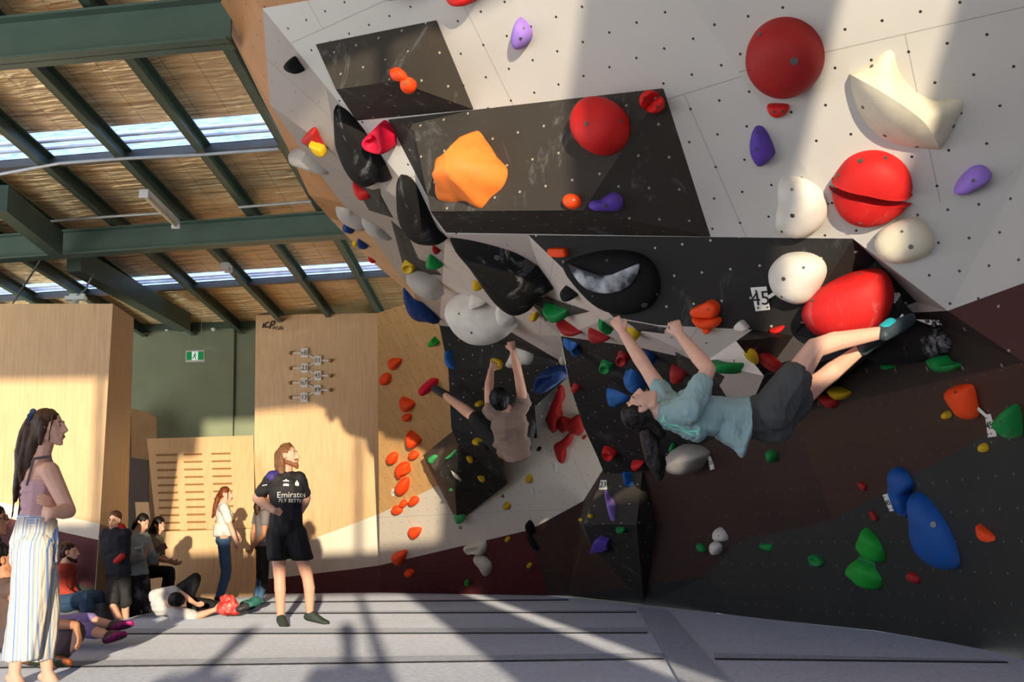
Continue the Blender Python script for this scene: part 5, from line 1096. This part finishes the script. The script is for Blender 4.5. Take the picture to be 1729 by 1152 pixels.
# ---- girl with ponytail, white crop top and jeans
Yg = 17.0
G = Person('auburn haired woman with ponytail in white crop top and blue jeans before the slotted board', dict(
    head=J_(382, 836, Yg), neck=J_(377, 850, Yg), shR=J_(378, 858, Yg - .15), shL=J_(374, 858, Yg + .13), elR=J_(390, 892, Yg - .2), wrR=J_(399, 915, Yg - .2), elL=J_(388, 892, Yg + .15), wrL=J_(402, 903, Yg + .12),
    pel=J_(377, 912, Yg), hipR=J_(378, 918, Yg - .08), hipL=J_(378, 918, Yg + .08), knR=J_(380, 965, Yg - .08), knL=J_(384, 962, Yg + .08), anR=J_(369, 1008, Yg - .08), anL=J_(373, 1008, Yg + .1), toR=J_(383, 1013, Yg - .08), toL=J_(388, 1013, Yg + .1)), .93, SKP, (1, -.2, -.05), (0, 0, 1), .012, True)
G.head(); G.tor(G.B); G.arm('R', hdir=(.3, 0, -1)); G.arm('L', hdir=(.5, 0, -1)); G.leg('R'); G.leg('L'); G.body()
def f(B):
    G.tor(B, .018, True, False); G.arm('R', B, .014, .3, False); G.arm('L', B, .014, .3, False); B.hull((lerp(G.J['pel'], G.J['neck'], .4), (.15, .12, .05)), (lerp(G.J['pel'], G.J['neck'], .12), (.155, .135, .03)))
G.cloth('crop_top', mat('white_cotton', 'dcdad6', .8, var=.05), f, .006)
def jeans(p, m, low=1.0, name='jeans', pad=.012, rad=1.0):
    def f(B): p.tor(B, pad, False, True); p.leg('R', B, pad, 0, low, False, rad); p.leg('L', B, pad, 0, low, False, rad)
    return p.cloth(name, m, f, .005)
DEN = mat('blue_denim', '4f739c', .8, var=.25, vscale=7)
def trousers(p, m, low=.98, name='jeans', pad=.012, rad=1.0):
    def f(B):
        B.hull((p.J['pel'] + p.sp * .06 * p.S, (.125 + pad, .095 + pad, .03), p.RT), (p.J['pel'] - p.sp * .02, (.15 + pad, .105 + pad, .08), p.RT)); p.leg('R', B, pad, 0, low, False, rad); p.leg('L', B, pad, 0, low, False, rad)
    return p.cloth(name, m, f, .005)
trousers(G, DEN); G.hair(AUB, [(((0, -.09, .02), (0, -.13, -.04), (0, -.15, -.12), (0, -.17, -.24), (0, -.2, -.34)), [.045, .04, .045, .04, .02]), (((.06, .05, .06), (.075, .06, 0), (.07, .06, -.08)), [.012, .01, .006])])
G.shoes(mat('dark_sneaker', '33363a', .6))
# ---- woman behind the man
Yw = 16.6
H = Person('woman in grey top, hands clasped behind her, half hidden by the jersey man', dict(
    head=J_(444, 845, Yw), neck=J_(443, 860, Yw), shR=J_(448, 868, Yw - .14), shL=J_(436, 868, Yw + .13), elR=J_(446, 903, Yw - .2), wrR=J_(429, 923, Yw - .12), elL=J_(427, 900, Yw + .1), wrL=J_(426, 922, Yw), pel=J_(444, 922, Yw),
    hipR=J_(445, 928, Yw - .08), hipL=J_(443, 928, Yw + .08), knR=J_(446, 975, Yw - .08), knL=J_(440, 975, Yw + .08), anR=J_(438, 1016, Yw - .08), anL=J_(433, 1016, Yw + .08), toR=J_(456, 1024, Yw - .12), toL=J_(445, 1022, Yw + .05)), .92, SKT, (.8, .6, 0), (0, 0, 1), .012, True)
H.head(False); H.tor(H.B); H.arm('R'); H.arm('L'); H.leg('R'); H.leg('L'); H.body()
def f(B): H.tor(B, .018); H.arm('R', B, .014, .22, False); H.arm('L', B, .014, .22, False)
H.cloth('top', mat('grey_top', '77706f', .8), f); trousers(H, mat('black_leggings', '1d1a18', .7), .72, 'leggings'); 
B = Blob(); B.S = .92
for sd in 'RL': B.hull((lerp(H.J['kn' + sd], H.J['an' + sd], .1), .064), (lerp(H.J['kn' + sd], H.J['an' + sd], .95), .05))
B.done('jeans', DEN, .012, H.em, 2); H.hair(BR, [(((0, -.06, 0), (0, -.09, -.1), (.02, -.09, -.2)), [.06, .06, .04])]); H.shoes(mat('teal_patterned_sneaker', '4f9a94', .6, var=.5, vscale=30))
# ---- man lying on his side in white shirt
Yl = 13.6
L = Person('dark haired man in white shirt and black trousers lying on the mats', dict(
    head=J_(300, 1016, Yl - .25), neck=J_(284, 1018, Yl - .05), shR=J_(300, 1040, Yl - .1), shL=J_(264, 1008, Yl), elR=J_(330, 1042, Yl - .1), wrR=J_(362, 1030, Yl - .05), elL=J_(300, 1000, Yl + .1), wrL=J_(325, 1016, Yl - .05),
    pel=J_(296, 1015, Yl + .5), hipR=J_(305, 1020, Yl + .55), hipL=J_(300, 1004, Yl + .55), knR=J_(346, 1020, Yl + .55), knL=J_(330, 977, Yl + .5), anR=J_(368, 1024, Yl + .5), anL=J_(318, 1018, Yl + .4), toR=J_(380, 1014, Yl + .5), toL=J_(332, 1024, Yl + .35)), 1.0, SK, (.75, .4, -.4), (-.1, -.9, .5), .011)
L.head(False); L.tor(L.B); L.arm('R', curl=.8); L.arm('L'); L.leg('R'); L.leg('L'); L.body()
def f(B): L.tor(B, .03); B.hull((J_(275, 1020, Yl), .14), (J_(290, 1020, Yl + .3), .15)); L.arm('R', B, .03, .4, False); L.arm('L', B, .03, .4, False)
L.cloth('t_shirt', mat('white_tee', 'c8c6c4', .8, var=.05), f, .01); trousers(L, mat('black_trousers', '151315', .7)); L.hair(BLK, front=.0); L.shoes(mat('black_sock', '1a1a1a', .8))
# ---- three people standing and sitting by the box wall
Yn = 13.85
A = Person('young man with glasses in navy hooded jacket and dark shorts, red pouch', dict(
    head=J_(193, 880, Yn), neck=J_(194, 895, Yn), shL=J_(212, 903, Yn), shR=J_(178, 903, Yn), elL=J_(213, 935, Yn + .1), wrL=J_(205, 958, Yn - .05), elR=J_(178, 937, Yn + .1), wrR=J_(186, 960, Yn - .02), pel=J_(200, 972, Yn),
    hipR=J_(193, 978, Yn), hipL=J_(208, 978, Yn), knR=J_(190, 1022, Yn - .15), knL=J_(212, 1024, Yn), anR=J_(218, 1078, Yn + .1), anL=J_(208, 1080, Yn + .15), toR=J_(230, 1086, Yn + .05), toL=J_(212, 1088, Yn + .0)), .86, SK, (-.1, -1, 0), (0.1, 0, 1), .011)
A.head(); A.tor(A.B); A.arm('R', hand=False); A.arm('L', hand=False); A.leg('R'); A.leg('L'); A.body()
def f(B): A.tor(B, .03); A.arm('R', B, .018, 1, False); A.arm('L', B, .018, 1, False)
A.cloth('jacket', mat('navy_jacket', '23252f', .8, var=.15), f, .01)
def f(B): A.tor(B, .02, False, True); [B.hull((A.J['hip' + sd], .1), (lerp(A.J['hip' + sd], A.J['kn' + sd], .85), .09)) for sd in 'RL']
A.cloth('shorts', mat('dark_shorts', '2a282a', .8), f, .008)
B = Blob(); B.hull((A.J['neck'] + Vector((.07, .02, .02)), .05), (A.J['neck'] + Vector((.12, .0, -.03)), .035)); B.hull((A.J['neck'] + Vector((-.04, .04, .03)), .04), (A.J['neck'] + Vector((.07, .03, .03)), .045)); B.done('hood', mat('red_lining', 'a81c20', .7), .01, A.em, 2)
B = Blob(); B.hull((J_(196, 948, Yn - .16), .035), (J_(206, 940, Yn - .16), .04)); B.done('pouch', mat('red_pouch', 'b82418', .6, var=.2), .009, A.em, 2)
A.hair(BR, front=.012); B = Blob()
for x in (-.033, .033):
    b_ = [A.hp(x + .02 * math.cos(t), .098, .01 + .015 * math.sin(t)) for t in [i * math.pi / 4 for i in range(9)]]; B.chain(b_, [.003] * 9)
me = bpy.data.meshes.new('glasses'); B.bm.to_mesh(me); link('glasses', me, INK, A.em); A.shoes(mat('tan_shoe', '8a6a3a', .7))
Yq = 15.3
Q = Person('woman in grey printed sweatshirt and tie-dye trousers looking at a phone', dict(
    head=J_(241, 884, Yq), neck=J_(231, 901, Yq), shR=J_(219, 912, Yq - .12), shL=J_(245, 910, Yq + .1), elR=J_(222, 946, Yq - .15), wrR=J_(245, 938, Yq - .25), elL=J_(258, 945, Yq + .0), wrL=J_(264, 932, Yq - .15), pel=J_(230, 970, Yq),
    hipR=J_(222, 978, Yq - .05), hipL=J_(238, 978, Yq + .05), knR=J_(228, 1015, Yq - .05), knL=J_(245, 1012, Yq + .05), anR=J_(222, 1056, Yq), anL=J_(246, 1056, Yq + .05), toR=J_(232, 1064, Yq - .15), toL=J_(256, 1064, Yq - .05)), .93, SK, (.75, -.4, -.45), (.35, -.15, .9), .011, True)
Q.head(); Q.tor(Q.B); Q.arm('R', hdir=(.3, 0, 1), curl=.3); Q.arm('L', hdir=(.6, 0, .6), curl=.8); Q.leg('R'); Q.leg('L'); Q.body()
def f(B): Q.tor(B, .035); Q.arm('R', B, .024, .92, False); Q.arm('L', B, .024, .92, False)
sw = Q.cloth('sweatshirt', mat('blue_grey_fleece', 'a2b0b2', .85, var=.08), f, .01); trousers(Q, mat('tie_dye_trousers', '26242c', .8, blotch=('8c8494', 6, .8)), 1.0, 'trousers', .03, 1.1)
decal('', 0, 237, 927, sw, WPR, Q.em, shape=[[(x, y), (x + .028, y), (x + .028, y + .03), (x, y + .03)] for x in (-.07, -.035, 0, .035) for y in (.01,)] + [[(x, -.05), (x + .045, -.05), (x + .045, -.005), (x, -.005)] for x in (-.06, 0)], name='chest_print')
Q.hair(DK, [(((0, -.08, .0), (0, -.12, -.06), (0, -.13, -.14)), [.045, .04, .025])], front=.0); Q.shoes(mat('dark_shoe', '1c1c1e', .7))
c = J_(272, 926, Yq - .2); bm = bmesh.new(); box8(bm, c, .15, .012, .075, Matrix.Rotation(-.45, 3, 'Y')); bmesh.ops.bevel(bm, geom=bm.edges[:], offset=.004); tag(join_bm('phone', bm, mat('phone_case', '6a3a2a', .4, var=.3, vscale=30)), 'phone in patterned case held up by the woman in the grey sweatshirt', 'phone')
Yk = 16.2
K = Person('woman with long hair over her face, olive top, one black-clad knee raised', dict(
    head=J_(268, 888, Yk), neck=J_(259, 903, Yk), shR=J_(252, 912, Yk - .1), shL=J_(268, 912, Yk + .12), elR=J_(262, 942, Yk - .1), wrR=J_(282, 948, Yk - .25), elL=J_(272, 940, Yk + .1), wrL=J_(290, 950, Yk - .1), pel=J_(252, 962, Yk),
    hipR=J_(252, 966, Yk - .08), hipL=J_(254, 966, Yk + .08), knR=J_(288, 964, Yk - .2), knL=J_(284, 966, Yk + .1), anR=J_(286, 1010, Yk - .15), anL=J_(270, 1030, Yk + .1), toR=J_(298, 1016, Yk - .2), toL=J_(282, 1036, Yk)), .93, SK, (.8, -.35, -.4), (.3, -.15, .9), .011, True)
K.head(False); K.tor(K.B); K.arm('R', hdir=(1, 0, -.2)); K.arm('L', hdir=(1, 0, -.2)); K.leg('R'); K.leg('L'); K.body()
def f(B): K.tor(B, .02); K.arm('R', B, .016, .45, False); K.arm('L', B, .016, .45, False)
K.cloth('top', mat('olive_top', '7c7660', .8), f); trousers(K, mat('black_leggings2', '121113', .75), 1.0, 'leggings')
K.hair(DK, [(((.03, -.03, 0), (.05, .0, -.1), (.06, .02, -.22), (.05, .03, -.32)), [.05, .045, .04, .02]), (((0, -.06, 0), (0, -.08, -.12), (0, -.08, -.25)), [.06, .05, .03])]); K.shoes(mat('black_shoe2', '151515', .7))
c = J_(300, 1000, Yk - .15)
# ---- man in red shirt on the mat edge
Yr = 14.2
RD = Person('bearded man in rust red shirt and jeans sitting against the maroon paint', dict(
    head=J_(117, 934, Yr - .5), neck=J_(110, 953, Yr - .5), shR=J_(104, 964, Yr - .65), shL=J_(118, 962, Yr - .35), elR=J_(104, 996, Yr - .6), wrR=J_(124, 1008, Yr - .65), elL=J_(120, 994, Yr - .35), wrL=J_(130, 1006, Yr - .4), pel=J_(104, 1018, Yr - .5),
    hipR=J_(108, 1018, Yr - .6), hipL=J_(112, 1016, Yr - .4), knR=J_(146, 1013, Yr - .7), knL=J_(166, 1008, Yr - .4), anR=J_(144, 1056, Yr - .7), anL=J_(168, 1052, Yr - .4), toR=J_(160, 1062, Yr - .8), toL=J_(182, 1056, Yr - .5)), 1.0, SK, (1, .1, .05), (0, 0, 1), .01)
RD.head(False); RD.tor(RD.B); RD.arm('R', hdir=(1, 0, -.1)); RD.arm('L', hdir=(1, 0, -.2)); RD.leg('R'); RD.leg('L'); RD.body()
def f(B): RD.tor(B, .02); RD.arm('R', B, .016, .95, False); RD.arm('L', B, .016, .95, False)
RD.cloth('shirt', mat('rust_red_shirt', 'a83c2c', .8, var=.1), f, .01); trousers(RD, mat('dark_denim', '2c4660', .8, var=.2), 1.0, 'jeans', .02, 1.1); RD.hair(BR, wr=.01)
B = Blob(); h_ = RD.hp; B.hull((h_(-.05, -.002, -.055), .021), (h_(.05, -.002, -.055), .021), (h_(0, .07, -.1), .022), (h_(0, .07, -.068), .019)); B.done('beard', BR, .008, RD.em, 1); RD.shoes(mat('dark_shoe3', '222', .7) if False else MATS['dark_shoe'])
slab('low_bench', [(84, 1022), (172, 1020), (168, 1062), (84, 1068)], 13.6, mat('grey_padding', '5a6066', .9), 'low grey padded edge the red shirted man sits on', 'bench', .5)
# ---- man at the left edge with glasses
Ye = 9.3
X = Person('man with glasses and dark green top cut off by the left edge', dict(
    head=J_(-6, 881, Ye), neck=J_(-16, 905, Ye), shR=J_(-22, 925, Ye - .18), shL=J_(-12, 922, Ye + .18), elR=J_(-22, 990, Ye - .2), wrR=J_(4, 1040, Ye - .3), elL=J_(-12, 985, Ye + .2), wrL=J_(6, 1030, Ye + .1), pel=J_(-20, 1045, Ye),
    hipR=J_(-18, 1050, Ye - .1), hipL=J_(-16, 1050, Ye + .1), knR=J_(-40, 1075, Ye - .3), knL=J_(-42, 1070, Ye + .3), anR=J_(-55, 1090, Ye - .1), anL=J_(-60, 1085, Ye + .1), toR=J_(-40, 1096, Ye - .2), toL=J_(-48, 1092, Ye)), 1.0, SKT, (1, -.1, .1), (0, 0, 1), .009)
X.head(); X.tor(X.B); X.arm('R'); X.arm('L'); X.leg('R'); X.leg('L'); X.body()
def f(B): X.tor(B, .02); X.arm('R', B, .014, .4, False); X.arm('L', B, .014, .4, False)
X.cloth('t_shirt', mat('dark_green_tee', '232a22', .8), f); trousers(X, MATS['black_trousers']); X.hair(BLK, front=.01)
B = Blob(); B.chain([X.hp(.076, 0, .012), X.hp(.06, .09, .014), X.hp(.05, .1, .0), X.hp(.02, .105, .0), X.hp(.02, .105, .02), X.hp(.055, .098, .02)], [.003] * 6); me = bpy.data.meshes.new('glasses'); B.bm.to_mesh(me); link('glasses', me, INK, X.em)
# ---- seated person in brown top behind the striped trousers
Ys = 8.2
T = Person('seated person in brown sleeveless top and grey trousers, behind the striped trousers', dict(
    head=J_(4, 948, Ys), neck=J_(12, 978, Ys), shR=J_(22, 1000, Ys - .12), shL=J_(0, 998, Ys + .14), elR=J_(50, 1052, Ys - .25), wrR=J_(128, 1056, Ys - .45), elL=J_(-10, 1045, Ys + .1), wrL=J_(20, 1070, Ys - .1), pel=J_(14, 1075, Ys),
    hipR=J_(24, 1078, Ys - .1), hipL=J_(18, 1078, Ys + .1), knR=J_(122, 1070, Ys - .3), knL=J_(70, 1085, Ys + .3), anR=J_(92, 1112, Ys - .35), anL=J_(52, 1110, Ys - .1), toR=J_(120, 1110, Ys - .5), toL=J_(75, 1112, Ys - .2)), .98, SKT, (.8, .5, .1), (0, 0, 1), .008)
T.head(False); T.tor(T.B); T.arm('R', hdir=(.35, 0, -1), palm=(-1, 0, 0), curl=.35); T.arm('L'); T.leg('R'); T.leg('L'); T.body()
def f(B): T.tor(B, .02)
T.cloth('tank_top', mat('brown_tank', '5a4640', .8, var=.1), f, .01); trousers(T, mat('grey_brown_trousers', '5c4c50', .8), .95, 'trousers', .03, 1.1); T.hair(BLK, wr=.01)
T.shoes(mat('colourful_climbing_shoe', '2c3a26', .6, blotch=('b85020', 20, .9)))
# ---- person lying with purple leggings: legs seen
Yp = 9.6
U = Person('person in purple leggings and magenta climbing shoes, legs stretched on the mats', dict(
    head=J_(-5, 1000, Yp + .6), neck=J_(10, 1020, Yp + .5), shR=J_(20, 1030, Yp + .35), shL=J_(15, 1028, Yp + .7), elR=J_(5, 1055, Yp + .3), wrR=J_(-15, 1075, Yp + .3), elL=J_(0, 1050, Yp + .8), wrL=J_(-20, 1068, Yp + .8), pel=J_(75, 1062, Yp + .4),
    hipR=J_(85, 1066, Yp + .3), hipL=J_(85, 1060, Yp + .5), knR=J_(142, 1064, Yp), knL=J_(138, 1048, Yp + .3), anR=J_(184, 1074, Yp - .1), anL=J_(190, 1056, Yp + .2), toR=J_(210, 1066, Yp - .1), toL=J_(222, 1048, Yp + .2)), .95, SK, (1, 0, .1), (-.2, 0, 1), .009, True)
U.head(False); U.tor(U.B); U.arm('R'); U.arm('L'); U.leg('R'); U.leg('L'); U.body()
def f(B): U.tor(B, .02)
U.cloth('top', MATS['grey_top'], f); trousers(U, mat('purple_leggings', '8c7ab4', .8, var=.1), .72, 'leggings'); U.hair(DK); U.shoes(mat('black_magenta_climbing_shoe', '221a22', .5, blotch=('b01c78', 12, .9)))
# ---- brown shirted climber
Yc = 13.2
D = Person('climber in brown shirt and black shorts, left foot out on the pink hold', dict(
    head=J_(845, 675, Yc - .12), neck=J_(857, 693, Yc - .05), shL=J_(828, 694, Yc), shR=J_(884, 682, Yc), elL=J_(825, 657, Yc + .0), wrL=J_(829, 626, Yc + .15), elR=J_(875, 630, Yc - .35), wrR=J_(866, 592, Yc - .75), pel=J_(866, 762, Yc + .1),
    hipL=J_(846, 752, Yc + .15), hipR=J_(880, 755, Yc + .2), knL=J_(800, 704, Yc + .35), anL=J_(752, 668, Yc + 1.15), toL=J_(727, 656, Yc + 1.4), knR=J_(892, 715, Yc + .55), anR=J_(888, 740, Yc + 1.0), toR=J_(885, 752, Yc + 1.2)), 1.16, SK, (.05, .75, .45), (-.2, -.5, .85), .01)
D.head(False); D.tor(D.B); D.arm('L', curl=.9, hdir=(.4, .3, 1), palm=(0, 1, .2), rad=1.05); D.arm('R', curl=.9, hdir=(-.2, .3, 1), palm=(0, 1, .2), rad=1.05); D.leg('L', rad=1.05); D.leg('R'); D.body()
def f(B):
    D.tor(B, .02); D.arm('L', B, .01, .1, False); D.arm('R', B, .01, .12, False)
    B.hull((D.J['pel'] + D.sp * .1, (.19, .13, .06), D.RT), (J_(874, 775, Yc - .05), (.12, .1, .02), D.RT))
D.cloth('t_shirt', mat('dusty_brown_tee', '8d7669', .85, var=.1), f, .014, ws=(7, 7, 18))
def f(B): D.tor(B, .012, False, True); [B.hull((D.J['hip' + sd], .105), (lerp(D.J['hip' + sd], D.J['kn' + sd], .9), .085)) for sd in 'LR']
D.cloth('shorts', mat('black_climbing_shorts', '151313', .8), f, .008)
D.hair(BLK, [(((0, -.03, .035), (0, -.04, -.0)), [.1, .092])], front=.0, wr=.012); D.shoes(mat('black_climbing_shoe', '26262a', .6))
# ---- teal climber
Yt = 6.75
TE = Person('climber with dark ponytail, teal shirt and grey shorts hanging horizontally under black band', dict(
    head=J_(1084, 690, Yt), neck=J_(1116, 700, Yt), shR=J_(1166, 690, Yt - .19), shL=J_(1130, 682, Yt + .19), elR=J_(1196, 624, Yt - .12), wrR=J_(1149, 567, Yt + .18), elL=J_(1093, 625, Yt + .3), wrL=J_(1052, 562, Yt + .5), pel=J_(1285, 704, Yt),
    hipR=J_(1306, 692, Yt - .1), hipL=J_(1308, 706, Yt + .1), knR=J_(1376, 588, Yt - .1), knL=J_(1384, 644, Yt + .16), anR=J_(1488, 562, Yt - .02), anL=J_(1452, 592, Yt + .3), toR=J_(1531, 537, Yt + .12), toL=J_(1478, 568, Yt + .42)), .97, SKP,
    (-.28, -.06, 1), (-1, 0, -.25), .0065, True)
TE.head(); TE.tor(TE.B); TE.arm('R', curl=.75, hdir=(-.35, .25, 1), palm=(0, 1, -.1), rad=1.12); TE.arm('L', curl=.5, hdir=(-.5, .3, 1), palm=(.4, 1, -.2), rad=1.1); TE.leg('R', rad=1.12); TE.leg('L', rad=1.08); TE.body()
TEAL = mat('teal_cotton', '8fadae', .85, var=.08, vscale=6)
def f(B):
    TE.tor(B, .03, True, False); TE.arm('R', B, .02, .3, False); TE.arm('L', B, .018, .2, False)
    be = lerp(TE.J['pel'], TE.J['neck'], .38); R = TE.RT
    B.hull((be, (.145, .12, .08), R), (J_(1262, 708, Yt), (.165, .13, .03), R)); B.hull((be - Vector((0, 0, .04)), (.14, .12, .06), R), (J_(1252, 752, Yt - .05), (.1, .07, .03), R))
    B.hull((J_(1252, 752, Yt - .05), (.1, .07, .03), R), (J_(1262, 712, Yt - .05), (.16, .13, .02), R))
    B.hull((TE.J['neck'] - TE.sp * .06, (.12, .1, .04), R), (TE.J['neck'] - TE.sp * .2 - Vector((0, 0, .06)), (.15, .1, .08), R))
sh = TE.cloth('t_shirt', TEAL, f, .016, 5, ws=(16, 7, 6))
def f(B):
    B.hull((TE.J['pel'] + TE.sp * .09, (.15, .12, .03), TE.RT), (TE.J['pel'] - TE.sp * .03, (.165, .135, .09), TE.RT)); B.hull((TE.J['pel'] - Vector((-.06, 0, .04)), .13), (TE.J['pel'], .14))
    B.hull((TE.J['hipR'], .13), (lerp(TE.J['hipR'], TE.J['knR'], .5), .105)); B.hull((TE.J['hipL'], .13), (lerp(TE.J['hipL'], TE.J['knL'], .5), .1))
TE.cloth('shorts', mat('grey_stretch_shorts', '4a4c4d', .85, var=.08), f, .012, 5, ws=(14, 7, 7))
hp = TE.hp
TE.hair(DK, [(((0, -.07, .03), (.0, -.12, -.02), (0.01, -.17, -.05)), [.07, .06, .04])], front=-.0, wr=.008)
B = Blob(); B.chain([J_(1088, 722, Yt), J_(1096, 745, Yt), J_(1104, 770, Yt), J_(1110, 790, Yt), J_(1113, 806, Yt)], [.035, .05, .055, .045, .02]); B.chain([J_(1092, 730, Yt - .03), J_(1110, 760, Yt - .02), J_(1122, 785, Yt)], [.03, .035, .012]); B.done('ponytail', DK, .006, TE.em, 2, .01, (30, 30, 8))
B = Blob(); B.hull((J_(1089, 727, Yt), (.036, .036, .014))); B.done('hair_tie', INK, .006, TE.em, 1)
MINT = mat('mint_print', '8ee0c4', .6, var=0)
sq = lambda pts, w_: [[(x0, y0 - w_), (x1, y1 - w_), (x1, y1 + w_), (x0, y0 + w_)] for (x0, y0), (x1, y1) in zip(pts, pts[1:])]
decal('', 0, 1150, 722, sh, MINT, TE.em, xd=(1, 0, -.12), name='chest_print', shape=sq([(-.11, .03), (-.07, -.005), (-.02, .008), (.04, -.012), (.1, .0)], .006) + sq([(-.1, -.005), (-.05, -.028), (.01, -.02), (.08, -.03)], .005) + [[(-.12, .0), (-.108, .0), (-.1, .05), (-.112, .05)], [(.09, -.02), (.103, -.02), (.11, .03), (.098, .03)]])
TE.shoes(mat('grey_blue_climbing_shoe', '39464e', .5, var=.2), pad=.009)
for sd in 'R':
    an, to = TE.J['an' + sd], TE.J['to' + sd]; B = Blob(); d_ = (to - an)
    B.hull((an + d_ * .12 + Vector((0, -.01, 0)), .047), (an + d_ * .36 + Vector((0, -.012, .012)), .043)); B.done('teal_strap', mat('teal_shoe_strap', '1fa2ae', .5), .006, TE.em, 1)
    B = Blob(); B.hull((an + d_ * .5 + Vector((-.0, -.05, .0)), .008), (an + d_ * .75 + Vector((0, -.045, .03)), .008)); B.done('white_stripe', WPR, .005, TE.em, 1)
# ---- two spectators sitting behind the photographer; their shadows fall on the mats
def sitter(label, x, y, top):
    v = lambda a_, b_, c_: Vector((x + a_, y + b_, c_))
    s_ = Person(label, dict(head=v(0, .02, .98), neck=v(0, 0, .78), shR=v(.19, 0, .7), shL=v(-.19, 0, .7), elR=v(.27, .08, .46), wrR=v(.2, .3, .36), elL=v(-.27, .08, .46), wrL=v(-.2, .3, .36), pel=v(0, -.05, .15),
        hipR=v(.1, 0, .13), hipL=v(-.1, 0, .13), knR=v(.36, .3, .22), knL=v(-.36, .3, .22), anR=v(-.05, .42, .07), anL=v(.05, .3, .07), toR=v(-.2, .5, .05), toL=v(.2, .38, .05)), 1.0, SK, (0, 1, .15), (0, 0, 1), .014)
    s_.head(False); s_.tor(s_.B); s_.arm('R'); s_.arm('L'); s_.leg('R'); s_.leg('L'); s_.body()
    def f(B): s_.tor(B, .02); s_.arm('R', B, .016, .4, False); s_.arm('L', B, .016, .4, False)
    s_.cloth('t_shirt', top, f); trousers(s_, MATS['black_trousers']); s_.hair(BR)
sitter('spectator in grey top sitting cross-legged behind the camera, nearer the doorway post', .32, -1.9, MATS['grey_top'])
sitter('spectator in rust red top sitting cross-legged behind the camera, away from the post', -.55, -2.2, MATS['rust_red_shirt'])
# ---- bag, bits on the mats
c = J_(384, 1026, 13.4)
B = Blob(); B.hull((c + Vector((-.06, 0, -.03)), (.05, .06, .05)), (c + Vector((.1, 0, -.05)), (.04, .06, .04)), (c + Vector((0, .03, .11)), (.09, .03, .03))); o = B.done('snack_bag', mat('red_pink_foil_bag', 'c83a30', .35, var=.2, vscale=20, blotch=('e88a80', 8, .8)), .01, None, 1, .02, (20, 20, 20)); tag(o, 'crumpled red and pink snack bag on the mats beside the lying man', 'bag')
B = Blob(); c = J_(405, 1029, 13.3); B.hull((c, (.05, .05, .04)), (c + Vector((.06, .02, .03)), (.04, .04, .04))); o = B.done('shoe_pouch', mat('black_grey_pouch', '3a3638', .5, var=.4, vscale=20), .01, None, 1, .01); tag(o, 'small dark rumpled pouch right of the snack bag', 'pouch')
B = Blob(); c = J_(418, 1022, 14.6); B.hull((c, (.1, .06, .06)), (c + Vector((.1, .05, .04)), (.06, .05, .06))); o = B.done('teal_backpack', mat('teal_bag_cloth', '2f6a60', .7, var=.2), .012, None, 2, .015); tag(o, 'slumped teal bag on the mats behind the dark pouch', 'bag')
bpy.data.scenes.remove(WORK)
